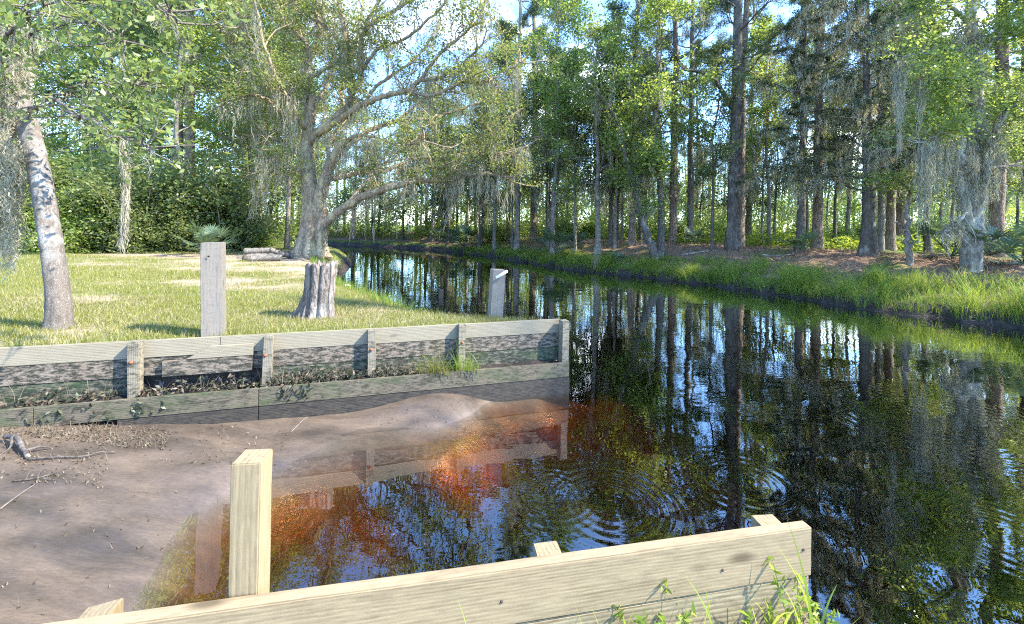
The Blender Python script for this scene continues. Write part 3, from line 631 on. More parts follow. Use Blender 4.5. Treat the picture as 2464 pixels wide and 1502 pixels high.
def make_pine(key, seed, H, r, cb, spread, bm_='bark_pine', lm='needle', n_l=28, tuft=46, moss=0.0):
    rng = np.random.default_rng(seed); tr, cw, ms = MB(), MB(), MB()
    zz = np.linspace(-.25, H, 16); wv = np.cumsum(rng.normal(0, .07, (16, 2)), 0) * (zz / H)[:, None]
    path = np.stack([wv[:, 0], wv[:, 1], zz], 1); rad = r * (1 - .75 * np.clip(zz / H, 0, 1) ** 1.2); rad[0] *= 1.4
    tube(tr, spline(path, 60), np.interp(np.linspace(0, 1, 60), np.linspace(0, 1, 16), rad), 12, .04, rng)
    for i in range(6):                                   # dead stubs under the crown
        z0 = rng.uniform(cb * .45, cb); az = rng.uniform(0, 6.28); p0 = np.array([np.interp(z0, zz, path[:, 0]), np.interp(z0, zz, path[:, 1]), z0])
        tube(tr, grow(rng, p0, (math.cos(az), math.sin(az), .1), rng.uniform(.6, 2.2), 5, -.02, .25), np.linspace(.03, .008, 6), 4, 0, rng, False)
    for i in range(n_l):
        t = (i + rng.uniform(0, 1)) / n_l; z0 = cb + (H - cb) * t; az = i * 2.4 + rng.uniform(-.6, .6)
        p0 = np.array([np.interp(z0, zz, path[:, 0]), np.interp(z0, zz, path[:, 1]), z0])
        L = spread * (1 - t * .65) * rng.uniform(.6, 1.15); lp = grow(rng, p0, (math.cos(az), math.sin(az), .05 + .5 * t), L, 7, .05, .2)
        tube(tr, lp, np.linspace(.055 * (1 - .5 * t), .012, 8), 5, 0, rng, False)
        ends = [lp[-1]]
        for j in range(6):
            sp = grow(rng, lp[rng.integers(3, 8)], nrm(lp[-1] - lp[0]) + rng.normal(0, .7, 3), L * rng.uniform(.2, .4), 4, .08, .3)
            tube(tr, sp, np.linspace(.014, .006, 5), 4, 0, rng, False); ends += [sp[-1], sp[3], sp[2]]
        if moss: moss_at(ms, lp[2:7][rng.uniform(size=5) < moss], .9, rng, 9, .1)
        e = np.repeat(np.array(ends), tuft, 0); n = len(e); d = nrm(rng.normal(0, 1, (n, 3)) + np.array([0, 0, .45])); sd_ = nrm(np.cross(d, rng.normal(0, 1, (n, 3)))); ln = rng.uniform(.16, .34, n)[:, None]
        e = e + rng.normal(0, .10, (n, 3)); wd = .011
        cw.add(np.stack([e - sd_ * wd, e + sd_ * wd, e + d * ln], 1), None, np.arange(3 * n).reshape(n, 3))
    P = {'trunk': tr.mesh('trunk', M[bm_], True), 'crown': cw.mesh('crown', M[lm])}
    if ms.n: P['moss'] = ms.mesh('moss', M['moss'])
    PROTO[key] = P

def make_cedar(key, seed, H, r, cb, spread, n_l=46, moss=.7, lm='cedar', mm='moss'):
    rng = np.random.default_rng(seed); tr, cw, ms = MB(), MB(), MB()
    zz = np.linspace(-.25, H, 14); wv = np.cumsum(rng.normal(0, .06, (14, 2)), 0) * (zz / H)[:, None]
    path = np.stack([wv[:, 0], wv[:, 1], zz], 1); rad = r * (1 - .9 * np.clip(zz / H, 0, 1)); rad[0] *= 1.7; rad[1] *= 1.1
    tube(tr, spline(path, 40), np.interp(np.linspace(0, 1, 40), np.linspace(0, 1, 14), rad), 12, .06, rng)
    for i in range(n_l):
        t = (i + rng.uniform(0, 1)) / n_l; z0 = cb + (H * .98 - cb) * t; az = i * 2.4 + rng.uniform(-.6, .6)
        p0 = np.array([np.interp(z0, zz, path[:, 0]), np.interp(z0, zz, path[:, 1]), z0])
        L = spread * (1 - t * .7) * rng.uniform(.65, 1.15); lp = grow(rng, p0, (math.cos(az), math.sin(az), .25), L, 8, -.055, .13)
        tube(tr, lp, np.linspace(.05 * (1 - .6 * t), .008, 9), 5, 0, rng, False)
        for j in range(11):
            q = lp[rng.integers(2, 9)]; side = np.cross(nrm(lp[-1] - lp[0]), (0, 0, 1)) * rng.choice([-1, 1])
            sp = grow(rng, q, side * .8 + nrm(lp[-1] - lp[0]) * .7 + rng.normal(0, .25, 3), L * rng.uniform(.15, .38), 4, -.05, .2)
            n = 58; f = rng.uniform(0, 1, n) * 3.999; k = f.astype(int); c = sp[k] + (sp[k + 1] - sp[k]) * (f - k)[:, None] + rng.normal(0, .085, (n, 3)) * np.array([1, 1, .6])
            leaves(cw, c, .10, rng, .4, .6)
            if rng.uniform() < moss: moss_at(ms, sp[1:4:2], .75, rng, 7, .08)
        if moss: moss_at(ms, lp[3:8][rng.uniform(size=5) < moss * .7], .9, rng, 8, .08)
    P = {'trunk': tr.mesh('trunk', M['bark_dark'], True), 'crown': cw.mesh('crown', M[lm])}
    if ms.n: P['moss'] = ms.mesh('moss', M[mm])
    PROTO[key] = P

def make_shrub(key, seed, H, rad_, lm, n=9000, lsize=.12):
    rng = np.random.default_rng(seed); tr, cw = MB(), MB(); tips = []
    for i in range(16):
        az = rng.uniform(0, 6.28); lp = grow(rng, (rng.normal(0, .15), rng.normal(0, .15), -.1), (math.cos(az) * .5 * rad_ / H * 2, math.sin(az) * .5 * rad_ / H * 2, 1), H * rng.uniform(.6, 1.05), 7, 0.02, .22)
        tube(tr, lp, np.linspace(.035, .008, 8), 5, 0, rng, False); tips += list(lp[1:])
        for j in range(5):
            sp = grow(rng, lp[rng.integers(1, 7)], rng.normal(0, 1, 3) * np.array([1, 1, .5]), rad_ * rng.uniform(.3, .7), 4, .02, .3); tube(tr, sp, np.linspace(.014, .005, 5), 4, 0, rng, False); tips += list(sp[1:])
    tips = np.array(tips); idx = rng.integers(0, len(tips), n)
    c = tips[idx] + rng.normal(0, 1, (n, 3)) * np.array([.24, .24, .16]); c[:, 2] = np.maximum(c[:, 2], .04)
    leaves(cw, c, lsize, rng)
    PROTO[key] = {'trunk': tr.mesh('stem', M['bark_grey'], True), 'foliage': cw.mesh('foliage', M[lm])}

def make_palmetto(key, seed, H, nf=14, lm='palm', rl=.55):
    rng = np.random.default_rng(seed); fr, st = MB(), MB()
    for i in range(nf):
        az = i * 2.4 + rng.uniform(-.4, .4); el = rng.uniform(.15, 1.25); L = H * rng.uniform(.55, 1.0)
        lp = grow(rng, (0, 0, 0), (math.cos(az) * math.cos(el), math.sin(az) * math.cos(el), math.sin(el)), L, 6, -.03, .05)
        tube(st, lp, np.linspace(.016, .009, 7), 5, 0, rng, False)
        d = nrm(lp[-1] - lp[-2]); side = nrm(np.cross(d, (0, 0, 1))); upv = np.cross(side, d); R_ = rl * rng.uniform(.75, 1.15)
        for a in np.linspace(-1.95, 1.95, 22):
            ld = nrm(d * math.cos(a) + side * math.sin(a) + upv * (.25 + rng.normal(0, .06))); l = R_ * (1 - .13 * abs(a)) * rng.uniform(.9, 1.05)
            w = nrm(np.cross(ld, upv)) * .021; b0 = lp[-1]; m_ = b0 + ld * l * .55; e = b0 + ld * l + np.array([0, 0, -.16 * l * rng.uniform(.3, 1.4)])
            v = np.array([b0 - w * .3, b0 + w * .3, m_ + w, m_ - w, e]); fr.add(v, [(0, 1, 2, 3)], [(3, 2, 4)])
    PROTO[key] = {'frond': fr.mesh('frond', M[lm]), 'stem': st.mesh('stem', M['palm'], True)}

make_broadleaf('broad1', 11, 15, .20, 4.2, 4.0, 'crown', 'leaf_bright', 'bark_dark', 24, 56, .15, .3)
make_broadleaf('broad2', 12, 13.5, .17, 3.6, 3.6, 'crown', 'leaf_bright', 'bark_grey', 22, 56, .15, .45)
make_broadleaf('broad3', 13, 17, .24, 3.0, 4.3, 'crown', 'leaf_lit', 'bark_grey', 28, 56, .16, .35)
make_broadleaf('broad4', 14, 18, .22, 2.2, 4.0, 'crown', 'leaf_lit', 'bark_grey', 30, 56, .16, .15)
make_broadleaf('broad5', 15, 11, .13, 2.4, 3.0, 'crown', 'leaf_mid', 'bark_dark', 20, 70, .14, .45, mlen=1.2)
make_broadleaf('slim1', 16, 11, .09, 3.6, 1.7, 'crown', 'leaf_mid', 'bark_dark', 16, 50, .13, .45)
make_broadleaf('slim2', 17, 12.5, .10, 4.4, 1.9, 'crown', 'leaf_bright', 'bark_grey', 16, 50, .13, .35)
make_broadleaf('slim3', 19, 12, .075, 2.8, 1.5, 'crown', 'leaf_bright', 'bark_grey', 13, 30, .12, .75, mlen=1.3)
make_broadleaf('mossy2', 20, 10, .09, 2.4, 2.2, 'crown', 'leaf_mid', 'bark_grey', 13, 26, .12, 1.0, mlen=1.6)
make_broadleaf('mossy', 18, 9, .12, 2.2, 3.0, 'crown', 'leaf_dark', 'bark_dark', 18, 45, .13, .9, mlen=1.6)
make_pine('pine1', 21, 24, .24, 9.5, 3.4); make_pine('pine2', 22, 22, .20, 8, 3.2); make_pine('pine3', 23, 26, .27, 9, 3.8); make_pine('pine4', 24, 18, .15, 6, 2.6, 'bark_grey')
make_cedar('cedar1', 31, 12.5, .25, 2.4, 4.4, 52, 1.0, mm='moss_warm'); make_cedar('cedar2', 32, 12, .16, 2.9, 3.1, 36)
make_shrub('shrub1', 41, 3.2, 1.5, 'leaf_bright', 8000, .13); make_shrub('shrub2', 42, 2.4, 1.3, 'leaf_bright', 6500, .12); make_shrub('shrub3', 43, 4.2, 1.6, 'leaf_mid', 9000, .14)
make_palmetto('palm1', 51, 1.15, 15, 'palm', .62); make_palmetto('palm2', 52, .9, 11, 'palm', .55)

def place(key, name, cat, label, x, y, sc=1.0, rz=None, group=None, sink=.0, zs=None, lean=(0, 0), z=None):
    e = bpy.data.objects.new(name, None); COL.objects.link(e)
    e.location = (x, y, (gz(x, y) if z is None else z) - sink); e.rotation_euler = (lean[0], lean[1], R.uniform(0, 6.28) if rz is None else rz); e.scale = (sc, sc, sc if zs is None else zs)
    e.empty_display_size = .3
    tag(e, label, cat, group)
    for part, me in PROTO[key].items(): link(part if not me.name.startswith('stem') else 'stem', me, e)
    return e
def px_at(px, Z): return (px - CX) / F * Z, Z
def dry_at(px, Z, d=.7):
    while signed(np.array([(px - CX) / F * Z]), np.array([Z]))[0][0] < d: Z += .4
    return px_at(px, Z)

# right bank: the trees one can tell apart
T = [
 ('pine3', 'pine_tree', 1762, 20.5, 1.0, 'tall dark pine with thick flared trunk and crooked bare limb, far bank centre right'),
 ('pine1', 'pine_tree', 1780, 22.5, .95, 'pink barked pine directly behind the thick dark pine, vine on its foot'),
 ('pine2', 'pine_tree', 1620, 26, 1.15, 'sunlit pinkish straight pine trunk left of the slimmer grey pine'),
 ('pine4', 'pine_tree', 1661, 27, 1.35, 'slim straight grey pine just right of the sunlit pinkish pine'),
 ('pine1', 'pine_tree', 1967, 21, .95, 'orange footed pine standing behind a low dark palmetto clump'),
 ('pine2', 'pine_tree', 1521, 24, .95, 'straight brown pine rising through bright green leaves at middle of far bank'),
 ('pine2', 'pine_tree', 1284, 32, 1.2, 'reddish bare pine trunk beyond the bend above the pine straw slope'),
 ('pine4', 'pine_tree', 2120, 19.5, .9, 'thin pale orange pine between the dark trunk and the grey lichened stub'),
 ('pine1', 'pine_tree', 2143, 20.5, .8, 'orange sunlit pine beside the thinner orange pine, near dark cedar'),
 ('cedar1', 'cedar_tree', 2090, 16.6, 1.0, 'dark dense cedar with wide drooping boughs and thick black trunk'),
 ('cedar2', 'cedar_tree', 1925, 19.0, .95, 'dark moss hung cedar above the low palmetto on far bank'),
 ('broad1', 'broadleaf_tree', 1591, 20.4, .92, 'bright green tree with dark forked trunks at the water edge grass'),
 ('broad2', 'broadleaf_tree', 1440, 22.8, .95, 'bright green tree with leaning dark trunk beside big palmetto'),
 ('slim1', 'slender_tree', 1715, 20.8, .95, 'thin dark crooked tree close left of the thick dark pine'),
 ('slim2', 'slender_tree', 1384, 25, 1.0, 'slender grey tree right of the reddish pine behind the big palmetto'),
 ('mossy', 'mossy_tree', 1470, 25.5, 1.15, 'moss curtained dark tree behind the leaning trunk'),
 ('mossy', 'mossy_tree', 1225, 33, 1.35, 'moss draped tree over the creek bend beyond the oak limb'),
 ('slim1', 'slender_tree', 1153, 30.5, 1.0, 'thin grey leaning tree standing at the water edge of the bend'),
 ('broad5', 'broadleaf_tree', 1065, 40, 1.2, 'moss hung tree at the end of the creek, right of the oak'),
 ('slim2', 'slender_tree', 1125, 37, 1.25, 'pair of dark trunks beyond the palmettos at creek bend'),
 ('broad2', 'broadleaf_tree', 1320, 29, .9, 'pale green tree behind the reddish pine at the bend'),
 ('broad1', 'broadleaf_tree', 2480, 16.5, .8, 'bright green tree at the right edge behind the spiky palmetto'),
 ('pine3', 'pine_tree', 2396, 17.2, .9, 'dark vine covered trunk behind the moss wrapped tree'),
 ('slim1', 'slender_tree', 2010, 25, 1.1, 'thin dark trunk between the orange footed pine and dark cedar'),
 ('broad5', 'broadleaf_tree', 2235, 19, .95, 'mid green tree behind the lichened stub trunk'),
 ('slim2', 'slender_tree', 1850, 24, 1.1, 'slender grey tree in sunlit brush right of the thick dark pine'),
]
for key, name, px, Z, sc, lab in T:
    x, y = dry_at(px, Z); place(key, name, name.split('_')[0] + ' tree', lab, x, y, sc)

for px, Z, k, lab in ((1190, 26, 'slim2', 'airy tall tree just right of the oak crown at the bend'), (1245, 29, 'pine4', 'thin pine beyond the bend right of the oak crown'), (1330, 24.5, 'slim2', 'thin pale trunk beside the large palmetto')):
    x, y = dry_at(px, Z); place(k, 'slender_tree', 'slender tree', lab, x, y, 1.35)
# the woods behind them, on both banks
def scatter_trees(n, x0, x1, z0, z1, keys, name, cat, label, group, s0=.8, s1=1.2, avoid=1.2, seed=1, px_mode=True):
    rng = np.random.default_rng(seed); got = []
    tries = 0
    while len(got) < n and tries < 4000:
        tries += 1
        Z = rng.uniform(z0, z1); x = (rng.uniform(x0, x1) - CX) / F * Z if px_mode else rng.uniform(x0, x1)
        sd, ty = signed(np.array([x]), np.array([Z]))
        if sd[0] < .8 or any((x - a) ** 2 + (Z - b) ** 2 < avoid ** 2 for a, b in got): continue
        got.append((x, Z)); place(keys[rng.integers(len(keys))], name, cat, label, x, Z, rng.uniform(s0, s1), rng.uniform(0, 6.28), group)
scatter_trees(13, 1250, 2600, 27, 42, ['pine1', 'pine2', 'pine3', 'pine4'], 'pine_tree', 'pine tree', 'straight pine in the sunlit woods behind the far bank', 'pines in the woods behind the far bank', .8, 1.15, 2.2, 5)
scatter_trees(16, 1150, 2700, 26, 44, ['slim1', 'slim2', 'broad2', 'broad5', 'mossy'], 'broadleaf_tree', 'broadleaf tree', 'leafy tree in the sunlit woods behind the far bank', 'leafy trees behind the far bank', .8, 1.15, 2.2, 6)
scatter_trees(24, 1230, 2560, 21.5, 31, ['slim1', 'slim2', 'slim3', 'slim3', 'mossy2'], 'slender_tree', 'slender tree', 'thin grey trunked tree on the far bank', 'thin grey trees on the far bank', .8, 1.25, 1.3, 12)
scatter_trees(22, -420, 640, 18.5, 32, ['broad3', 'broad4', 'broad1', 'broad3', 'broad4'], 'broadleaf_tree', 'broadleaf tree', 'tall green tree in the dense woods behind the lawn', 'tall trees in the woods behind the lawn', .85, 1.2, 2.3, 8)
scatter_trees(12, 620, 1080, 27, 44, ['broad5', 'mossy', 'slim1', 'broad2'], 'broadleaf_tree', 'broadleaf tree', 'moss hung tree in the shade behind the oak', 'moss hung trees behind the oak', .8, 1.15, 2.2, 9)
for px, Z, lab in ((455, 21, 'right hand one of two pale pine trunks rising through the leaves behind the lawn'), (425, 22.5, 'left hand one of two pale pine trunks rising through the leaves behind the lawn')):
    x, y = px_at(px, Z); place('pine1', 'pine_tree', 'pine tree', lab, x, y, 1.0)
x, y = px_at(437, 17.5); place('slim2', 'slender_tree', 'slender tree', 'slender pale trunk at the edge of the woods left of the square post', x, y, 1.0)
x, y = px_at(692, 21); place('slim2', 'slender_tree', 'slender tree', 'pale grey trunk just left of the big oak', x, y, 1.15)
# thicket along the lawn
rng = np.random.default_rng(77)
for i in range(30):
    px = -350 + i * 33 + rng.uniform(-12, 12); Z = (16.2 + .8 * rng.uniform(-1, 1)) + (max(0, px - 250) / 350) * 3.2
    x, y = px_at(px, Z); place(['shrub1', 'shrub3', 'shrub3', 'shrub2'][rng.integers(4)], 'shrub', 'shrub', 'leafy shrub in the thicket edging the lawn', x, y, rng.uniform(.75, 1.15), rng.uniform(0, 6.28), 'shrubs edging the lawn')
for i in range(26):
    px = 1130 + i * 56 + rng.uniform(-20, 20); Z = rng.uniform(28, 38); x, y = px_at(px, Z)
    if signed(np.array([x]), np.array([y]))[0][0] < 2: continue
    place('shrub2', 'shrub', 'shrub', 'sunlit low shrub behind the trunks of the far bank', x, y, rng.uniform(.6, 1.1), rng.uniform(0, 6.28), 'sunlit shrubs behind the far bank')

# ------------------------------------------------------------------ trees of their own
def tree_thing(name, cat, label, loc):
    e = bpy.data.objects.new(name, None); COL.objects.link(e); e.location = loc; return tag(e, label, cat)
def limb_px(pts, Z0, w0, w1, tr, rng, loc, sides=9, n=None, rough=.05):
    p = np.array([at(a, b_, Z0 + (c[0] if c else 0)) for a, b_, *c in pts]) - loc
    n = n or max(10, len(pts) * 6); q = spline(p, n); q[1:-1] += rng.normal(0, .02, (n - 2, 3)) * min(1, w0 * 5); u0 = (pts[0][0] - CX) / F; w0, w1 = w0 / math.hypot(1, u0), w1 / math.hypot(1, u0)
    tube(tr, q, np.linspace(w0, w1, n) * Z0 / F / 2, sides, rough, rng); return q

# the big oak
rng = np.random.default_rng(5)
OZ = 17.6; loc = np.array([*px_at(748, OZ), 0]); loc[2] = gz(loc[0], loc[1]); oak = tree_thing('oak_tree', 'oak tree', 'big spreading old oak hung with moss at the creek bend', loc)
tr, cw, ms = MB(), MB(), MB()
th = np.linspace(0, 2 * np.pi, 20, endpoint=False)
def stem(pts, w, n=40, sides=20, flare=1.9):
    p = np.array([at(a, b_, OZ + c) for a, b_, c in pts]) - loc; q = spline(p, n); ww = np.interp(np.linspace(0, 1, n), np.linspace(0, 1, len(w)), w) * OZ / F / 2
    lob = 1 + (.16 * np.exp(-np.linspace(0, 6, n)) * 2)[:, None] * np.cos(5 * th + 1)[None] + .05 * np.cos(3 * th[None] + np.linspace(0, 4, n)[:, None])
    tube(tr, q, ww, sides, .035, rng, True, lob); return q
L = []
L.append(stem([(738, 622, 0), (742, 590, 0), (746, 540, 0), (748, 480, 0), (742, 420, .1), (738, 350, .2), (745, 290, .2), (755, 230, .1)], [76, 50, 42, 37, 33, 29, 24, 18]))
L.append(stem([(770, 620, .2), (768, 585, .1), (772, 530, 0), (768, 490, -.1), (780, 440, -.1), (795, 395, -.2), (815, 360, -.3), (832, 335, -.3)], [50, 36, 34, 31, 28, 25, 20, 13]))
L.append(limb_px([(772, 545), (800, 520, -.2), (835, 495, -.5), (885, 468, -.9), (950, 448, -1.2), (1010, 435, -1.4), (1080, 432, -1.5), (1140, 418, -1.6), (1190, 420, -1.6), (1240, 405, -1.6)], OZ, 26, 7, tr, rng, loc, n=60))
LM = [([(752, 300, .2), (735, 250, .4), (742, 190, .5), (735, 130, .6)], 20, 8), ([(735, 170, .5), (700, 190, .6), (660, 215, .7), (610, 180, .8), (560, 120, .8), (535, 60, .8)], 15, 4),
      ([(745, 190, .5), (775, 170, .3), (810, 150, .2), (830, 135, .2), (850, 120, .1)], 14, 6), ([(745, 190, .5), (740, 110, .6), (690, 60, .7), (660, 0, .9), (640, -60, 1)], 15, 6),
      ([(738, 360, .2), (760, 320, 0), (800, 290, -.3), (840, 250, -.5), (845, 215, -.6), (835, 150, -.7), (828, 60, -.8), (815, 0, -.8), (810, -90, -.8)], 26, 9), ([(845, 225, -.6), (868, 200, -.7), (868, 120, -.9), (880, 70, -1), (940, 30, -1.2), (1010, -10, -1.4)], 20, 6),
      ([(745, 330, .2), (800, 300, -.5), (870, 255, -1.2), (930, 230, -1.6), (980, 220, -1.9), (1010, 195, -2), (1050, 190, -2.1), (1100, 160, -2.3), (1160, 110, -2.6)], 22, 5), ([(870, 255, -1.2), (900, 215, -1.0), (950, 175, -.8), (1000, 140, -.7), (1060, 60, -.6)], 11, 4),
      ([(800, 390, -.2), (850, 340, .3), (900, 310, .6), (960, 290, 1), (1030, 285, 1.3), (1100, 265, 1.6), (1170, 235, 1.9), (1230, 180, 2.1)], 20, 4), ([(795, 430, 0), (850, 420, .5), (930, 410, 1), (990, 385, 1.4), (1060, 375, 1.7), (1110, 340, 2), (1180, 310, 2.4), (1260, 260, 2.8)], 18, 4),
      ([(730, 410, 0), (690, 400, -.4), (650, 415, -.7), (610, 440, -1)], 14, 4), ([(745, 380, .1), (700, 360, .6), (650, 330, 1), (600, 330, 1.4), (540, 370, 1.8)], 13, 3), ([(742, 300, .2), (690, 280, -.5), (640, 240, -1.2), (590, 230, -1.8), (530, 250, -2.4)], 14, 3),
      ([(800, 395, -.2), (790, 350, .8), (830, 280, 1.8), (820, 200, 2.6), (860, 90, 3.2), (880, -40, 3.6)], 16, 5), ([(750, 260, .1), (790, 200, 1.4), (800, 120, 2.4), (770, 30, 3.2), (760, -80, 4)], 14, 5),
      ([(740, 320, .2), (700, 250, -1.2), (650, 150, -2), (620, 40, -2.6), (600, -60, -3)], 14, 5), ([(815, 360, -.3), (850, 330, -1.6), (900, 330, -2.6), (960, 350, -3.2), (1020, 340, -3.6)], 13, 3),
      ([(1080, 432, -1.5), (1110, 400, -1.7), (1160, 375, -1.9), (1220, 370, -2), (1270, 350, -2.1)], 9, 3), ([(830, 495, -.5), (880, 440, -.2), (910, 400, .1), (980, 380, .4)], 10, 4), ([(690, 400, -.4), (660, 380, -1), (620, 380, -1.6)], 6, 2),
      ([(865, 180, -.7), (910, 120, -1), (980, 90, -1.4), (1060, 20, -1.8), (1090, -40, -2)], 11, 4), ([(980, 220, -1.9), (1040, 230, -2.2), (1110, 200, -2.5), (1190, 190, -2.8), (1250, 150, -3)], 10, 3), ([(1010, 195, -2), (1060, 130, -2.2), (1140, 60, -2.4), (1180, -20, -2.6)], 10, 3), ([(735, 140, .6), (770, 80, .8), (760, 10, 1), (790, -60, 1.2)], 11, 5), ([(690, 190, .6), (640, 140, .2), (580, 60, 0), (560, -20, -.2)], 10, 4), ([(880, 75, -1), (900, 20, -.8), (960, -50, -.6)], 10, 4), ([(960, 290, 1), (1020, 240, 1.3), (1100, 200, 1.8), (1150, 140, 2.2)], 9, 3), ([(1060, 375, 1.7), (1130, 370, 2.2), (1210, 350, 2.6), (1290, 330, 3)], 9, 3), ([(650, 330, 1), (600, 280, 1.4), (560, 200, 1.8), (500, 150, 2)], 9, 3), ([(835, 150, -.7), (800, 80, -.4), (720, 20, 0), (690, -60, .2)], 10, 4)]
for pts, a, b_ in LM: L.append(limb_px(pts, OZ, a * .85, b_, tr, rng, loc))
twigs = []
for q in L[2:]:
    n = len(q); ln = np.linalg.norm(np.diff(q, axis=0), axis=1).sum()
    for j in range(int(ln * 3.4)):
        k = rng.integers(int(n * .3), n); d = nrm(q[min(k + 1, n - 1)] - q[max(k - 2, 0)]) * .5 + rng.normal(0, .8, 3) + np.array([0, 0, .35])
        sp = grow(rng, q[k], d, rng.uniform(.7, 2.1), 5, .05, .28); tube(tr, sp, np.linspace(.03, .008, 6), 5, 0, rng, False); twigs += [sp[-1], sp[-2], sp[3]]
        for jj_ in range(2):
            s2 = grow(rng, sp[rng.integers(2, 5)], rng.normal(0, 1, 3) + np.array([0, 0, .2]), rng.uniform(.3, .7), 3, .05, .3); tube(tr, s2, np.linspace(.011, .004, 4), 4, 0, rng, False); twigs += [s2[-1], s2[-2]]
        if rng.uniform() < .25: moss_at(ms, sp[1:4], .8, rng, 7, .06, .014)
    m = q[(rng.uniform(size=n) < .85) & (np.arange(n) > n * .12)]; m = np.repeat(m, 2, 0) + rng.normal(0, .1, (len(m) * 2, 3)) * np.array([1, 1, .2])
    moss_at(ms, m, np.where(rng.uniform(size=len(m)) < .45, 1.8, .9), rng, 9, .08, .018)
for q in L[:2]: moss_at(ms, np.repeat(q[16:], 4, 0) + rng.normal(0, .25, (len(q[16:]) * 4, 3)) * np.array([1, .8, .3]), 1.1, rng, 9, .09, .018)
twigs = np.array(twigs); twigs = twigs[rng.uniform(size=len(twigs)) < .29]; n = 52
c = np.repeat(twigs, n, 0) + rng.normal(0, 1, (len(twigs) * n, 3)) * np.array([.25, .25, .13]); leaves(cw, c, .11, rng, .5)
link('trunk', tr.mesh('trunk', M['bark_oak'], True), oak); link('crown', cw.mesh('crown', M['leaf_oak']), oak); link('moss', ms.mesh('moss', M['moss_warm']), oak)

# lichened tree at the left edge, leaning out of the picture
rng = np.random.default_rng(15); LZ = 4.95; loc = np.array([*px_at(140, LZ), 0]); loc[2] = gz(loc[0], loc[1])
lt = tree_thing('lichened_tree', 'leaning tree', 'leaning tree with white lichened trunk on the lawn at the left edge', loc)
tr, cw, ms = MB(), MB(), MB(); th = np.linspace(0, 2 * np.pi, 28, endpoint=False)
p = np.array([at(a, b_, LZ + c) for a, b_, c in [(140, 812, 0), (142, 775, 0), (140, 720, 0), (130, 640, .02), (115, 540, .05), (100, 440, .1), (78, 340, .15), (45, 240, .2), (5, 150, .25), (-50, 40, .3), (-110, -120, .4), (-180, -350, .5), (-230, -600, .6)]]) - loc
q = spline(p, 90); w = np.interp(np.linspace(0, 1, 90), np.linspace(0, 1, 13), [104, 78, 68, 63, 62, 60, 58, 56, 52, 48, 42, 36, 28]) * LZ / F / 2 * .67
tt = np.linspace(0, 1, 90)[:, None]; lob = 1 + .22 * np.exp(-tt * 22) * np.cos(4 * th + .8)[None] + .035 * np.cos(3 * th[None] + 9 * tt) + .03 * np.cos(5 * th[None] - 14 * tt + 1)
tube(tr, q, w, 28, .022, rng, True, lob)
lim = []
for pts, a, b_ in [([(60, 280, .2), (110, 240, -.3), (160, 262, -.6), (220, 290, -.9), (300, 330, -1.2), (380, 360, -1.4)], 16, 3), ([(60, 260, .2), (140, 225, -.2), (230, 205, -.4), (310, 200, -.6), (360, 205, -.7)], 12, 3), ([(10, 160, .25), (60, 90, -.3), (130, 60, -.7), (220, 60, -1), (300, 100, -1.3)], 16, 3), ([(-30, 80, .3), (60, 0, -.2), (150, -60, -.8), (260, -60, -1.2), (380, 0, -1.6), (440, 60, -1.8)], 16, 3), ([(20, 180, .25), (0, 120, -.6), (40, 60, -1.2), (100, 10, -1.6), (160, -40, -2)], 14, 3), ([(20, 200, .25), (-60, 150, -.2), (-150, 160, -.3)], 14, 3), ([(-100, -100, .4), (0, -180, 0), (150, -260, -.4), (350, -280, -.8)], 20, 3), ([(-150, -260, .5), (-50, -400, 1), (120, -500, 1.5), (300, -560, 2)], 20, 3)]:
    lim.append(limb_px(pts, LZ, a, b_, tr, rng, loc, 7))
tips = []
for q2 in lim:
    n = len(q2)
    for j in range(26):
        sp = grow(rng, q2[rng.integers(n // 4, n)], nrm(q2[-1] - q2[0]) * .5 + rng.normal(0, .8, 3), rng.uniform(.25, .6), 4, -.02, .25); tube(tr, sp, np.linspace(.009, .003, 5), 4, 0, rng, False); tips += [sp[-1], sp[-2], sp[2]]
tips = np.array(tips); c = np.repeat(tips, 7, 0) + rng.normal(0, .075, (len(tips) * 7, 3)); leaves(cw, c, .07, rng, .5, .2, .5)
mroot = np.array([at(px, py, LZ + dz) for px, py, dz in zip(rng.uniform(-30, 60, 90), rng.uniform(40, 330, 90), rng.uniform(.05, .5, 90))]) - loc
moss_at(ms, np.repeat(mroot, 3, 0) + rng.normal(0, .09, (270, 3)), .38, rng, 11, .05, .011)
mroot = np.array([at(px, py, LZ + dz) for px, py, dz in zip(rng.uniform(-40, 40, 70), rng.uniform(230, 420, 70), rng.uniform(-.1, .4, 70))]) - loc
mroot = np.repeat(mroot, 6, 0); mroot[:, 2] -= rng.uniform(0, 1.0, len(mroot)); moss_at(ms, mroot + rng.normal(0, .05, mroot.shape), .35, rng, 10, .05, .011)
for q2 in lim: moss_at(ms, q2[::3], .3, rng, 8, .04, .006)
link('trunk', tr.mesh('trunk', M['bark_left'], True), lt); link('crown', cw.mesh('crown', M['leaf_left']), lt); link('moss', ms.mesh('moss', M['moss_warm']), lt)
# one long strand of moss hanging by itself over the lawn
mb = MB(); top = at(296, 338, 4.2); mloc = np.array([top[0], top[1], top[2] - 1.12])
root = np.repeat(np.array([[0, 0, z] for z in np.linspace(1.12, .12, 26)]), 26, 0) + R.normal(0, .014, (26 * 26, 3)); root[:, 0] += .04 * np.sin((1.12 - root[:, 2]) * 3)
blades(mb, root, R.uniform(.08, .2, len(root)), .006, R.uniform(0, 6.28, len(root)), R.uniform(.1, 1.2, len(root)), 3, True, R, .008)
tag(link('hanging_moss', mb.mesh('hanging_moss', M['moss_warm']), None, mloc), 'single long grey moss strand dangling over the lawn beside the leaning tree', 'hanging moss')

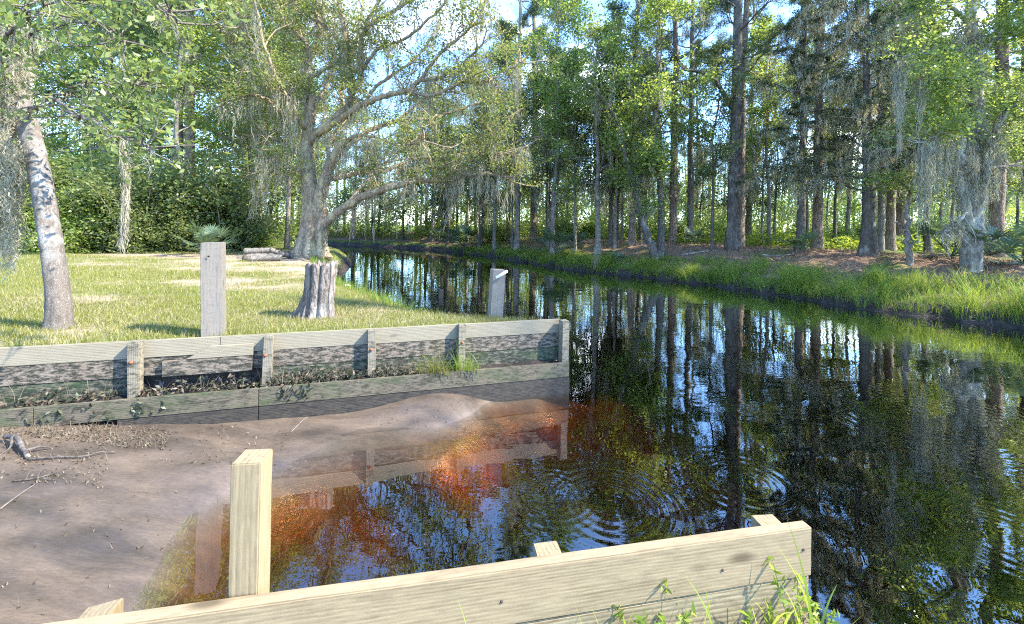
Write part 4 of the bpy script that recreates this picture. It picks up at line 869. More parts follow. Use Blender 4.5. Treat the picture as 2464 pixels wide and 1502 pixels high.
# moss wrapped tree on the right bank
rng = np.random.default_rng(25); RZ = 13.2; loc = np.array([*px_at(2338, RZ), 0]); loc[2] = gz(loc[0], loc[1])
rt = tree_thing('mossy_tree', 'mossy tree', 'thick tree wrapped in grey hanging moss near the grassy bank at right', loc)
tr, cw, ms = MB(), MB(), MB()
def limb_r(pts, a, b_, n=None): return limb_px(pts, RZ, a, b_, tr, rng, loc, 12, n, .06)
LR = [limb_r([(2336, 685), (2336, 640), (2338, 580), (2345, 500, .1), (2350, 420, .2), (2345, 340, .2), (2350, 240, .3), (2345, 120, .3), (2335, 0, .4), (2340, -150, .5), (2350, -350, .6)], 66, 22, 70), limb_r([(2340, 520, 0), (2362, 450, -.2), (2385, 360, -.3), (2400, 300, -.4)], 34, 16), limb_r([(2338, 560), (2320, 480, -.2), (2310, 400, -.3), (2318, 330, -.3)], 34, 14),
      limb_r([(2345, 200, .3), (2290, 160, -.2), (2230, 130, -.6), (2170, 140, -1)], 16, 4), limb_r([(2345, 150, .3), (2400, 90, 0), (2470, 60, -.3), (2540, 60, -.6)], 14, 4), limb_r([(2318, 350, -.3), (2270, 320, -.7), (2220, 345, -1.0)], 14, 5), limb_r([(2338, 60, .3), (2270, 0, -.5), (2200, -60, -1)], 16, 4), limb_r([(2335, 0, .4), (2300, -80, 1.2), (2250, -200, 2)], 14, 4), limb_r([(2340, 500, 0), (2300, 540, -.6), (2270, 560, -.9)], 10, 5), limb_r([(2395, 320, -.4), (2440, 250, -.2), (2490, 220, 0)], 12, 4), limb_r([(2340, -100, .5), (2420, -220, 0), (2520, -300, -.5)], 16, 4), limb_r([(2345, 300, .2), (2290, 280, .8), (2240, 230, 1.5)], 12, 4), limb_r([(2350, 400, .2), (2420, 400, .8), (2480, 380, 1.2)], 12, 4), limb_r([(2345, 260, .3), (2300, 210, -.5), (2240, 190, -1.1)], 12, 4)]
tips = []
for q in LR[3:]:
    n = len(q)
    for j in range(22):
        sp = grow(rng, q[rng.integers(n // 4, n)], nrm(q[-1] - q[0]) * .6 + rng.normal(0, .8, 3), rng.uniform(.4, 1.2), 4, .02, .28); tube(tr, sp, np.linspace(.018, .005, 5), 4, 0, rng, False); tips += [sp[-1], sp[-2], sp[2]]
for q in LR[:3]:
    for j in range(20):
        sp = grow(rng, q[rng.integers(len(q) // 3, len(q))], rng.normal(0, 1, 3), rng.uniform(.4, 1.3), 4, .02, .28); tube(tr, sp, np.linspace(.018, .005, 5), 4, 0, rng, False); tips += [sp[-1], sp[-2]]
tips = np.array(tips); tips = tips[tips[:, 2] > 4.0]; c = np.repeat(tips, 30, 0) + rng.normal(0, .2, (len(tips) * 30, 3)); leaves(cw, c, .10, rng, .6)
for q in LR[:3]:
    m = np.repeat(q[10:], 4, 0) + rng.normal(0, .16, (len(q[10:]) * 4, 3)); moss_at(ms, m, .9, rng, 10, .07, .016)
def tassel(px, py, dz, L, k): moss_at(ms, (at(px, py, RZ + dz) - loc)[None] + rng.normal(0, .08, (k, 3)), L, rng, 14, .06, .016)
for a in [(2165, 145, -1, 2.6, 8), (2172, 150, -1, 1.8, 8), (2210, 170, -1, 1.7, 9), (2222, 345, -1, 2.6, 14), (2235, 345, -1, 2.0, 10), (2258, 325, -.8, 2.0, 9), (2285, 330, -.7, 1.5, 9), (2300, 530, -.6, .9, 10), (2285, 545, -.8, .8, 8), (2320, 50, .2, 1.2, 14), (2340, 80, .2, 1.3, 14), (2310, 90, .1, 1.1, 10), (2350, 150, 0, 1.4, 12), (2375, 330, -.3, 1.4, 10), (2330, 380, -.3, 1.5, 12), (2360, 380, -.2, 1.4, 12)]: tassel(*a)
link('trunk', tr.mesh('trunk', M['bark_mossy'], True), rt); link('crown', cw.mesh('crown', M['leaf_bright']), rt); link('moss', ms.mesh('moss', M['moss']), rt)

# lichened stub trunk and the crooked limb of the thick dark pine
rng = np.random.default_rng(26); SZ = 14.6; loc = np.array([*px_at(2187, SZ), 0]); loc[2] = gz(loc[0], loc[1]); st = tree_thing('lichened_tree', 'small tree', 'short crooked grey lichened trunk standing in bank grass right of dark cedar', loc)
tr, cw = MB(), MB(); limb_px([(2187, 655), (2188, 610), (2182, 570), (2184, 530, .1), (2186, 480, .2), (2200, 430, .3)], SZ, 24, 8, tr, rng, loc, 12, 30, .07)
q1 = limb_px([(2183, 560), (2165, 540, -.2), (2140, 530, -.3)], SZ, 7, 2, tr, rng, loc); q2 = limb_px([(2186, 490, .2), (2230, 470, .1), (2290, 460, 0)], SZ, 9, 3, tr, rng, loc); q3 = limb_px([(2190, 460, .2), (2150, 430, 0), (2100, 440, -.2)], SZ, 9, 3, tr, rng, loc)
tp = np.vstack([q2[3:], q3[3:]]); c = np.repeat(tp, 45, 0) + rng.normal(0, .33, (len(tp) * 45, 3)) * np.array([1, 1, .6]); leaves(cw, c, .11, rng)
link('trunk', tr.mesh('trunk', M['bark_grey'], True), st); link('crown', cw.mesh('crown', M['leaf_bright']), st)
rng = np.random.default_rng(27); dark_pine = next(o for o in bpy.data.objects if o.get('label', '').startswith('tall dark pine'))
dl = np.array(dark_pine.location); tr = MB(); dark_pine.rotation_euler = (0, 0, 0)
limb_px([(1760, 262, 0), (1742, 225, -.3), (1715, 190, -.6), (1680, 172, -.8), (1650, 168, -1), (1630, 150, -1.1)], 20.5, 13, 4, tr, rng, dl, 8); limb_px([(1720, 195, -.6), (1740, 160, -.5), (1750, 120, -.5)], 20.5, 5, 2, tr, rng, dl, 6)
link('limb', tr.mesh('limb', M['bark_dark'], True), dark_pine)
for ch in dark_pine.children:
    if ch.name.startswith('trunk'): ch.data = ch.data.copy(); ch.data.materials[0] = M['bark_dark']
# leaning trunks at the grass edge
rng = np.random.default_rng(28); QZ = 19.6; loc = np.array([*px_at(1575, QZ), 0]); loc[2] = gz(loc[0], loc[1]); ln_ = tree_thing('leaning_tree', 'leaning tree', 'dark trunk leaning left over the bank grass at the foot of the forked tree', loc)
tr, cw, ms = MB(), MB(), MB(); q = limb_px([(1578, 625), (1572, 605), (1556, 560), (1540, 510, .1), (1530, 450, .2), (1505, 380, .3), (1490, 300, .4), (1450, 240, .5), (1410, 200, .6)], QZ, 24, 5, tr, rng, loc, 10, 40); q2 = limb_px([(1530, 450, .2), (1560, 390, 0), (1580, 300, -.3), (1560, 230, -.5)], QZ, 14, 4, tr, rng, loc)
tips = []
for qq in (q[12:], q2[3:]):
    for j in range(26):
        sp = grow(rng, qq[rng.integers(len(qq))], rng.normal(0, 1, 3) + np.array([0, 0, .3]), rng.uniform(.5, 1.5), 4, .03, .28); tube(tr, sp, np.linspace(.02, .006, 5), 4, 0, rng, False); tips += [sp[-1], sp[2]]
        if rng.uniform() < .4: moss_at(ms, sp[1:4], 1.1, rng, 8, .1)
tips = np.array(tips); leaves(cw, np.repeat(tips, 60, 0) + rng.normal(0, .3, (len(tips) * 60, 3)), .13, rng)
link('trunk', tr.mesh('trunk', M['bark_dark'], True), ln_); link('crown', cw.mesh('crown', M['leaf_bright']), ln_); link('moss', ms.mesh('moss', M['moss']), ln_)

# trees on the right bank beyond the frame; added to shade lawn and mud and fill the creek's mirror, slim ones stretched to aim shade
for i, (x, y, k, sc, zs) in enumerate([(17.6, -.35, 'slim1', .36, 1.6), (17.2, 6.4, 'pine4', 1.15, 1.15), (19.5, 8.0, 'pine3', .9, .9), (18, 10.4, 'pine2', 1, 1), (17.2, 2.6, 'slim2', .5, 1.65), (20, 12, 'broad4', 1, 1), (17.3, 4.4, 'slim1', .8, 1.7)]):
    place(k, 'shade_tree', 'tree', 'tall unseen tree on the right bank past the spiky palmetto', x, y, sc, None, 'unseen trees on the right bank', zs=zs)

# palmettos
for px, Z, sc, key, lab in ((1340, 24.5, 1.35, 'palm1', 'large blue green palmetto on the bank below the leaning dark trunk'), (1115, 33, 1.5, 'palm1', 'dark palmetto beyond the water at the creek bend'), (1390, 26.5, .9, 'palm2', 'smaller palmetto behind the large blue green one'),
    (1930, 18.2, .85, 'palm2', 'low dark palmetto at the foot of the orange footed pine'), (2290, 14.2, 1.3, 'palm1', 'palmetto with drooping fans just left of the moss wrapped trunk'), (2385, 14.6, 1.2, 'palm2', 'palmetto fans showing right of the moss wrapped trunk'), (2462, 12.6, 1.25, 'palm1', 'spiky palmetto at the right edge above the bank'),
    (1675, 23, .9, 'palm2', 'sunlit yellow green palmetto below the slim grey pine'), (506, 15.5, .95, 'palm1', 'palmetto fans showing just above the square grey post'), (1490, 19.6, .5, 'palm2', 'tiny bright fan palm on the far bank grass'), (1060, 38, 1.4, 'palm2', 'shaded palmetto left of the creek bend one')):
    x, y = dry_at(px, Z); place(key, 'palmetto', 'palmetto', lab, x, y, sc, sink=-.15)

# ------------------------------------------------------------------ distant woods and undergrowth
rng = np.random.default_rng(61); mb = MB(); C = []
for k in range(2300):
    px = rng.uniform(-700, 3100); Z = rng.uniform(46, 66); x = (px - CX) / F * Z
    top = np.interp(px, [-700, 300, 600, 900, 1250, 1900, 3100], [20, 19, 12, 9, 10, 11, 13])
    z = 1 + top * rng.uniform(0, 1) ** 1.25
    if .5 + .5 * wob(np.array(px / 40.), np.array(z / 1.6), 1.2) < rng.uniform(.0, .75): continue
    n = int(rng.uniform(60, 120)); C.append(np.array([x, Z, z]) + rng.normal(0, 1, (n, 3)) * np.array([.9, .9, .55]))
leaves(mb, np.concatenate(C), .24, rng)
q_ = 300000; px = rng.uniform(-700, 3100, q_); Z = rng.uniform(40, 50, q_); x = (px - CX) / F * Z; zz = .8 + 7.5 * rng.uniform(0, 1, q_) ** 1.15
k_ = (signed(x, Z)[0] > 1.5) & (.5 + .5 * wob(px / 30., zz / 1.1, 1.1) > .20 + .065 * (zz - 1) + rng.normal(0, .13, q_)); C2 = np.stack([x, Z, zz], 1)[k_]
q2_ = 90000; px = rng.uniform(-700, 3100, q2_); Z2 = rng.uniform(58, 70, q2_); C3 = np.stack([(px - CX) / F * Z2, Z2, .8 + 8 * rng.uniform(0, 1, q2_) ** 1.3], 1); C3 = C3[(signed(C3[:, 0], Z2)[0] > 1.5) & (.5 + .5 * wob(px / 45., C3[:, 2] / 1.9, 1.0) > .08 + rng.normal(0, .12, q2_))]; C2 = np.concatenate([C2, C3])
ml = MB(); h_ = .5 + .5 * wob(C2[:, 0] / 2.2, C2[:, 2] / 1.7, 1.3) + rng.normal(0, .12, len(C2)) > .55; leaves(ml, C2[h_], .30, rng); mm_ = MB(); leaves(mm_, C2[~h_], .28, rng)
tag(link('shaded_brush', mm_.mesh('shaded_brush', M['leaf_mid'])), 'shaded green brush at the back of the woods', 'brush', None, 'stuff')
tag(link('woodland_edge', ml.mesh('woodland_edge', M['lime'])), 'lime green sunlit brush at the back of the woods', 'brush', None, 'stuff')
for k in range(230):
    px = rng.uniform(-600, 3000); Z = rng.uniform(44, 64); x = (px - CX) / F * Z; tube(mb, [(x, Z, .5), (x + rng.normal(0, .2), Z, 6), (x + rng.normal(0, .4), Z, 14)], [.16, .13, .06], 5, 0, rng, False)
tag(link('distant_woods', mb.mesh('distant_woods', M['leaf_bright'])), 'sunlit woods closing the view behind both banks', 'woods', None, 'stuff')
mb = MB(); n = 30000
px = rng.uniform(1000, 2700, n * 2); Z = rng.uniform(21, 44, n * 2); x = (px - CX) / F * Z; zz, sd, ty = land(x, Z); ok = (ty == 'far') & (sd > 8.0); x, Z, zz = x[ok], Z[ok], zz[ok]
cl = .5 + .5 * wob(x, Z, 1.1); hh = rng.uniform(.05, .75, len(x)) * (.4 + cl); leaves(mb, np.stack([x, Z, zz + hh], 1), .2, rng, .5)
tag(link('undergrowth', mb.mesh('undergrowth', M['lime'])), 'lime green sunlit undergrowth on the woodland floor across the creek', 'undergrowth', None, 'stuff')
mb = MB(); n = 150000; px = rng.uniform(1020, 2800, n); Z = rng.uniform(31, 39, n); x = (px - CX) / F * Z; zz, sd, ty = land(x, Z); h_ = 5.5 * rng.uniform(0, 1, n) ** 1.4
ok = (ty == 'far') & (sd > 2) & (.5 + .5 * wob(x / 1.1, h_ * 1.1 + Z, 1.0) > .42 + .07 * h_ + rng.normal(0, .1, n)); leaves(mb, np.stack([x, Z, zz + h_], 1)[ok], .17, rng)
tag(link('sapling_brush', mb.mesh('sapling_brush', M['leaf_lit'])), 'young green saplings and brush under the trees across the creek', 'brush', None, 'stuff')
# thicket filling under the trees behind the lawn
mb = MB(); C = []
for k in range(1500):
    px = rng.uniform(-600, 760); Z = rng.uniform(22, 40); x = (px - CX) / F * Z
    if signed(np.array([x]), np.array([Z]))[0][0] < 1: continue
    C.append(np.array([x, Z, .9 + rng.uniform(0, 13) * rng.uniform(.2, 1)]) + rng.normal(0, 1, (80, 3)) * np.array([.6, .6, .4]))
leaves(mb, np.concatenate(C), .16, rng)
tag(link('thicket', mb.mesh('thicket', M['leaf_lit'])), 'dense shaded thicket deep between the trees behind the lawn', 'thicket', None, 'stuff')

# ------------------------------------------------------------------ grass
def sample_land(n, x0, x1, y0, y1, rng, f):
    x = rng.uniform(x0, x1, n); y = rng.uniform(y0, y1, n); z, sd, ty = land(x, y); ok = f(x, y, sd, ty); return x[ok], y[ok], z[ok], sd[ok]
rng = np.random.default_rng(71); mb, mstraw = MB(), MB()
isl = lambda x, y, sd, ty: ((ty == 'lawn') | (ty == 'wf')) & (sd > .06)
for n, y0, y1, h in ((150000, 3.4, 7.0, .055), (110000, 7, 11, .06), (80000, 11, 18, .07)):
    x, y, z, sd = sample_land(n, -1.45 * y1, 1.0, y0, y1, rng, isl); b_ = bare_lawn(x, y) + .35 * (.5 + .5 * wob(x, y, 2.3)) * 1.0
    keep = rng.uniform(size=len(x)) > smooth(.25, .6, b_) * .93; x, y, z, b_ = x[keep], y[keep], z[keep], b_[keep]; m = len(x)
    dry = rng.uniform(size=m) < .16
    for sel, t in ((~dry, mb), (dry, mstraw)):
        k = sel.sum(); blades(t, np.stack([x, y, z - .005], 1)[sel], h * rng.uniform(.4, 1.5, k), .007 + y[sel] * .0007, rng.uniform(0, 6.28, k), rng.uniform(.1, 1.4, k), 2, False, rng)
tag(link('lawn_grass', mb.mesh('lawn_grass', M['grass'])), 'thin yellow green grass covering the lawn', 'grass', None, 'stuff')
x, y, z, sd = sample_land(26000, -8, .8, 3.6, 7, rng, lambda x, y, sd, ty: isl(x, y, sd, ty) & (bare_lawn(x, y) > .0)); k = len(x)
blades(mstraw, np.stack([x, y, z], 1), .07 * rng.uniform(.4, 1.5, k), .006, rng.uniform(0, 6.28, k), rng.uniform(.8, 2.4, k), 2, False, rng)
tag(link('dry_grass', mstraw.mesh('dry_grass', M['straw'])), 'dry straw coloured grass scattered through the lawn', 'dry grass', None, 'stuff')
# shore grass of the lawn side
mb = MB(); x, y, z, sd = sample_land(60000, -8.5, .6, 5.8, 19, rng, lambda x, y, sd, ty: (ty == 'lawn') & (sd > .12) & (sd < .95)); k = rng.uniform(size=len(x)) < .8; x, y, z = x[k], y[k], z[k]; k = len(x)
blades(mb, np.stack([x, y, z], 1), rng.uniform(.08, .26, k) * (.6 + .6 * (wob(x, y, 2.5) > 0)), .012 + y * .0006, rng.uniform(0, 6.28, k), rng.uniform(.2, 1.1, k), 3, False, rng)
tag(link('shore_grass', mb.mesh('shore_grass', M['bank_grass'])), 'fresh green grass along the lawn shore', 'grass', None, 'stuff')
# long drooping grass of the far bank
mb = MB(); x, y, z, sd = sample_land(700000, -6, 16, 5, 34, rng, lambda x, y, sd, ty: (ty == 'far') & (sd > .1) & (sd < 2.8)); cl = np.clip(.5 + .45 * wob(x, y, 1.6) + .35 * wob(x, y, 4.1), 0, 1.25); k = rng.uniform(size=len(x)) < np.clip(1.6 - .55 * sd, .12, 1.2) * (.14 + 1.0 * cl ** 1.3); x, y, z, sd, cl = x[k], y[k], z[k], sd[k], cl[k]; k = len(x)
g = np.stack([land(x + .1, y)[1] - sd, land(x, y + .1)[1] - sd], 1); az = np.arctan2(-g[:, 1], -g[:, 0]) + rng.normal(0, .55, k)
tall = np.clip(1.35 - y / 26, .3, 1)
edge = np.clip(1.25 - sd, 0, 1); blades(mb, np.stack([x, y, z - .01], 1), rng.uniform(.35, 1.0, k) * tall * (.4 + .8 * cl) * (.8 + .75 * edge), .012 + y * .0006, az, rng.uniform(.6, 1.7, k) + 1.3 * edge * rng.uniform(.3, 1, k), 5, False, rng)
tag(link('bank_grass', mb.mesh('bank_grass', M['bank_grass'])), 'long drooping green grass along the far bank', 'grass', None, 'stuff')
mb = MB(); x, y, z, sd = sample_land(60000, -4, 18, 8, 34, rng, lambda x, y, sd, ty: (ty == 'far') & (sd > 1.6) & (sd < 9)); k = len(x); blades(mb, np.stack([x, y, z + .01], 1), rng.uniform(.12, .3, k), .014, rng.uniform(0, 6.28, k), rng.uniform(1.3, 2.6, k), 2, False, rng)
tag(link('pine_needles', mb.mesh('pine_needles', M['needle_litter'])), 'fallen brown pine needles on the far bank', 'pine needles', None, 'stuff')
# tussock that hangs over the bank
def tussock(px, Z, lab, n, h, name='grass_tussock', mat_='weed', lean=(.5, 2.2)):
    x, y = px_at(px, Z); mb = MB(); rt_ = R.normal(0, .10, (n, 3)) * np.array([1, 1, .1]); blades(mb, rt_, R.uniform(.4, 1, n) * h, .016, R.uniform(0, 6.28, n), R.uniform(*lean, n), 5, False, R)
    tag(link(name, mb.mesh(name, M[mat_]), None, (x, y, gz(x, y) + .02)), lab, 'grass tussock')
tussock(2108, 12.75, 'bright yellow green grass tussock spilling over the far bank below the dark cedar', 260, .85); tussock(1688 - 250, 20.6, 'straw tinted grass tuft beside the large palmetto', 200, .9, mat_='straw', lean=(.2, .9))

# ------------------------------------------------------------------ old posts, stump, logs and small things
x, y = px_at(520, 4.78)
op = post(None, x, y, gz(x, y) - .12, gz(x, y) + 1.06, 'wood_old', .205, .20, (0, -.02, .42), name='wooden_post'); tag(op, 'tall grey weathered square post behind the timber wall', 'wooden post')
mb = MB(); tube(mb, [(-.02, -.1205, 1.03), (-.02, -.1235, 1.03)], [.011, .010], 10); link('bolt_hole', mb.mesh('bolt_hole', M['dark_hole']), op)
x, y = px_at(1188, 6.05)
p2 = post(None, x, y, gz(x, y) - .3, HC - (648 - 544) * .00605, 'wood_old', .19, .17, (0, .05, .3), name='wooden_post'); tag(p2, 'shorter square post at the shore carrying a white pipe', 'wooden post')
a = at(1194, 669, 5.9); b_ = at(1221, 652, 5.95); mb = MB(); d = b_ - a
tube(mb, [(0, 0, 0), d * .98, d, d * .97], [.021, .021, .017, .016], 12); tag(link('pipe', mb.mesh('pipe', M['white_pipe'], True), None, a), 'short white pipe slanting off the top of the shore post', 'pipe')
for px, py, lab in ((1061, 690, 'small square piling stub in the water left of the shore post'),):
    w = gp(px, py + 25, 0); o = post(None, w[0], w[1], -.7, .24, 'wood_wet', .14, .14, (0, 0, .3), name='piling'); tag(o, lab, 'piling')

# stump
rng = np.random.default_rng(91); x, y = px_at(768, 5.75); z0 = gz(x, y); nt_, nr = 96, 26; th = np.linspace(0, 2 * np.pi, nt_, endpoint=False); mb = MB()
ridge = .04 * np.cos(3 * th + .6) + .02 * np.cos(5 * th + 2) + np.convolve(np.tile(rng.normal(0, .06, nt_), 3), [.25, .5, .25], 'same')[nt_:2 * nt_]
deep = 1 - .32 * np.exp(-((th - 4.95) / .07) ** 2) - .22 * np.exp(-((th - 4.3) / .06) ** 2) - .2 * np.exp(-((th - 5.6) / .05) ** 2)
topz = .73 + .015 * np.cos(3 * th) + rng.normal(0, .012, nt_) + .03 * (np.cos(th) > .3)
V = []
for k in range(nr):
    t = k / (nr - 1); r_ = (.165 + .03 * t) * (1 + .42 * math.exp(-t * 6) * (1 + 3.5 * ridge)) * (1 + ridge * .8 + rng.normal(0, .026, nt_)) * (deep if t > .06 else 1) * (1 + 1.0 * math.exp(-t * 4.2) * np.maximum(0, -np.cos(th + .25)) ** 1.5)
    V.append(np.stack([np.cos(th) * r_ * 1.06 + .05 * t, np.sin(th) * r_ * .85, topz * t - .05 * (1 - t)], 1))
last = V[-1].copy()
for s, dz in ((.86, .0), (.8, -.05), (.45, -.12), (.1, -.10)): V.append(np.stack([(last[:, 0] - .05) * s + .05, last[:, 1] * s, last[:, 2] * (1 if s > .85 else 1) + dz + rng.normal(0, .008, nt_)], 1))
V = np.array(V); nR = len(V); i, j = np.meshgrid(np.arange(nR - 1), np.arange(nt_), indexing='ij'); jn = (j + 1) % nt_
mb.add(V.reshape(-1, 3), np.stack([i * nt_ + j, i * nt_ + jn, (i + 1) * nt_ + jn, (i + 1) * nt_ + j], -1).reshape(-1, 4))
stp = link('tree_stump', mb.mesh('tree_stump', M['stump'], True), None, (x, y, z0)); tag(stp, 'ragged grey tree stump with flared roots on the lawn', 'tree stump')
mb = MB(); n = 12; blades(mb, R.normal(0, .05, (n, 3)) * np.array([1, 1, .1]), R.uniform(.08, .22, n), .012, R.uniform(0, 6.28, n), R.uniform(.3, 1.6, n), 3)
tag(link('weed', mb.mesh('weed', M['bank_grass']), None, (x + .14, y + .05, z0 + .63)), 'green weed tuft growing out of the stump top', 'weed')

# log pile
rng = np.random.default_rng(95)
for (x0, y0, x1, y1, Z, w, up, lab) in ((603, 622, 678, 618, 13.9, 17, 0, 'pale log lying in front of the log pile'), (592, 612, 668, 605, 14.5, 18, .0, 'grey log in the middle of the log pile'), (650, 599, 682, 614, 14.3, 12, .22, 'short log slanting across the top of the pile'), (588, 603, 655, 600, 14.9, 15, .2, 'upper brown log at the back of the pile'), (668, 598, 706, 606, 15.3, 16, .05, 'dark log at the right end of the pile'), (585, 618, 612, 621, 14.1, 13, 0, 'dark log end at the left of the pile')):
    a = at(x0, y0, Z); b_ = at(x1, y1, Z + .3); rr = w * Z / F / 2; g_ = (gz(a[0], a[1]) + gz(b_[0], b_[1])) / 2; sh = g_ + rr * .8 + up - (a[2] + b_[2]) / 2; a[2] += sh; b_[2] += sh
    mb = MB(); q = spline([a, a * .65 + b_ * .35 + rng.normal(0, .015, 3), a * .3 + b_ * .7 + rng.normal(0, .015, 3), b_], 16) - a; tube(mb, q, np.linspace(rr, rr * .9, 16), 14, .05, rng)
    tag(link('log', mb.mesh('log', M['log' if 'dark' not in lab else 'bark_dark'], True), None, a), lab, 'log', 'logs in the log pile')
# pale stones and pipe stub at the shore
for px, py, w, lab in ((838, 657, 22, 'flat white stone in the grass right of the stump'), (836, 672, 16, 'smaller flat pale stone lying nearer the stump')):
    p = gp(px, py, .86); bm = bmesh.new(); bmesh.ops.create_icosphere(bm, subdivisions=3, radius=1)
    for v in bm.verts: v.co = Vector((v.co.x * w * .0052, v.co.y * w * .004, v.co.z * .028)) * (1 + .12 * math.sin(5 * v.co.x + 3 * v.co.y))
    me = bpy.data.meshes.new('stone'); bm.to_mesh(me); bm.free(); me.materials.append(M['shell']); tag(link('stone', me, None, (p[0], p[1], gz(p[0], p[1]) + .02)), lab, 'stone')
p = gp(945, 662, .8); mb = MB(); tube(mb, [(0, 0, -.1), (-.02, 0, .14), (-.021, 0, .15), (-.02, 0, .13)], [.024, .024, .02, .018], 12); tag(link('pipe', mb.mesh('pipe', M['white_pipe'], True), None, (p[0], p[1], gz(p[0], p[1]))), 'white pipe stub poking up from the shore grass', 'pipe')

# driftwood on the mud
def mud_pt(px, py, up=0.0):
    p = gp(px, py, .15)
    for _ in range(5): p = gp(px, py, gz(p[0], p[1]) + up)
    return p
def stick(name, pts, w0, w1, lab, m='log', cat='stick', branches=()):
    P_ = np.array([mud_pt(a, b_, c) for a, b_, c in pts]); o = P_[0].copy(); mb = MB(); q = spline(P_ - o, len(pts) * 7); tube(mb, q, np.linspace(w0, w1, len(q)), 9, .06)
    for br in branches: q2 = spline(np.array([mud_pt(a, b_, c) for a, b_, c in br]) - o, 14); tube(mb, q2, np.linspace(w1 * .9, .003, 14), 6, .05)
    tag(link(name, mb.mesh(name, M[m], True), None, o), lab, cat)
stick('driftwood', [(14, 1050, .05), (40, 1052, .07), (52, 1075, .05), (68, 1100, .02)], .022, .015, 'thick pale crooked driftwood branch on the mud below the wall', 'bark_dark', branches=[[(30, 1052, .07), (25, 1075, .03), (10, 1090, .01)], [(60, 1085, .03), (100, 1075, .04), (125, 1078, .01)]])
stick('stick', [(66, 1105, .02), (140, 1100, .02), (200, 1098, .025), (245, 1087, .03), (278, 1088, .015)], .009, .004, 'long thin twig on the mud running right from the driftwood', 'bark_dark')
stick('stick', [(30, 1158, .01), (90, 1150, .015), (150, 1132, .02)], .006, .003, 'thin pale twig lying on mud nearest the left edge', 'bark_dark', branches=[[(90, 1150, .015), (130, 1155, .01)]])
stick('stick', [(0, 1225, .01), (40, 1195, .012), (85, 1165, .012)], .006, .003, 'thin twig slanting across the mud at the left edge', 'bark_grey')
stick('stick', [(700, 1040, .005), (725, 1015, .03), (740, 1003, .05)], .004, .002, 'thin bent twig standing at the mud edge below the wall', 'bark_grey')
# leaf litter on mud and ledge
rng = np.random.default_rng(99); mb = MB()
def scatter_px(n, x0, x1, y0, y1, up=.006):
    P_ = []
    px = rng.uniform(x0, x1, n); py = rng.uniform(y0, y1, n)
    for a, b_ in zip(px, py): P_.append(gp(a, b_, .12))
    P_ = np.array(P_); z, sd, ty = land(P_[:, 0], P_[:, 1]); P_[:, 2] = z + up; return P_[(sd < -.28) & (z > .004) & (z < .4)]
for n, bx in ((1000, (-20, 400, 1035, 1080)), (300, (0, 260, 1060, 1180)), (130, (300, 700, 1010, 1110)), (70, (0, 560, 1150, 1480)), (40, (880, 1120, 955, 1010))):
    P_ = scatter_px(n, *bx); leaves(mb, P_, .028, rng, .4, 1.6)
    k = int(len(P_) * .8); 
    if k: Pq = P_[:k]; blades(mb, Pq, rng.uniform(.03, .13, k), .005, rng.uniform(0, 6.28, k), rng.uniform(1.4, 2.6, k), 2, False, rng)
tag(link('leaf_litter', mb.mesh('leaf_litter', M['litter'])), 'dead leaves and straw scattered over the mud', 'leaf litter', None, 'stuff')
mb, ma = MB(), MB()
def on_ledge(n, s0, s1, n0, n1, z0, z1):
    s = rng.uniform(s0, s1, n); m_ = rng.uniform(n0, n1, n); p = FA[None, :2] + s[:, None] * fdir + m_[:, None] * np.array([fdir[1], -fdir[0]])
    return np.column_stack([p, rng.uniform(z0, z1, n)])
for n, s0, s1 in ((800, -3, s_of(300)), (300, s_of(350), s_of(640)), (600, s_of(650), s_of(890)), (320, s_of(895), s_of(1000))):
    P_ = on_ledge(n, s0, s1, .02, .2, .38, .44); P_[:, 2] += .18 * rng.uniform(0, 1, n) ** 4 * (.5 + .5 * wob(P_[:, 0], P_[:, 1], 3.0)); leaves(mb, P_[: n // 2], .05, rng, .4, .3); leaves(ma, P_[n // 2:], .055, rng, .45, .2)
    P_ = on_ledge(n // 5, s0, s1, .03, .22, .38, .43); k = len(P_); blades(mb, P_, rng.uniform(.1, .32, k), .006, rng.uniform(0, 6.28, k), rng.uniform(.6, 2.6, k), 4, False, rng)
    P_ = on_ledge(n // 5, s0, s1, LO + .006, LO + .02, .24, .41); leaves(ma, P_[wob(P_[:, 0], P_[:, 1], 2.2) > .05], .06, rng, .4, -.2, 1.2)
tag(link('ledge_litter', mb.mesh('ledge_litter', M['litter'])), 'pale dead leaves and stems caught on the wall ledge', 'leaf litter', None, 'stuff')
tag(link('wet_leaves', ma.mesh('wet_leaves', M['algae'])), 'dark wet leaves and algae clinging to the wall ledge', 'wet leaves', None, 'stuff')
# grass growing from the ledge
for px, n, h, lab in ((1040, 34, .30, 'drooping pale grass clump spilling over the wall ledge'), (1110, 30, .30, 'tall green grass clump at the wall post nearest the end')):
    s = s_of(px); p = fw(s, .2); mb = MB(); rt_ = R.normal(0, 1, (n * 4, 3)) * np.array([.12, .03, .01])
    blades(mb, rt_, R.uniform(.4, 1.25, n * 4) * h, .010, R.uniform(2.6, 6.4, n * 4), R.uniform(.5, 2.6, n * 4), 5, False, R)
    rt_ = R.normal(0, 1, (16, 3)) * np.array([.06, .03, .01]); blades(mb, rt_, R.uniform(.3, .5, 16), .010, R.uniform(0, 6.28, 16), R.uniform(.05, .5, 16), 4, False, R)
    tag(link('grass_clump', mb.mesh('grass_clump', M['weed' if px > 1080 else 'grass']), None, (p[0], p[1], .39)), lab, 'grass clump')

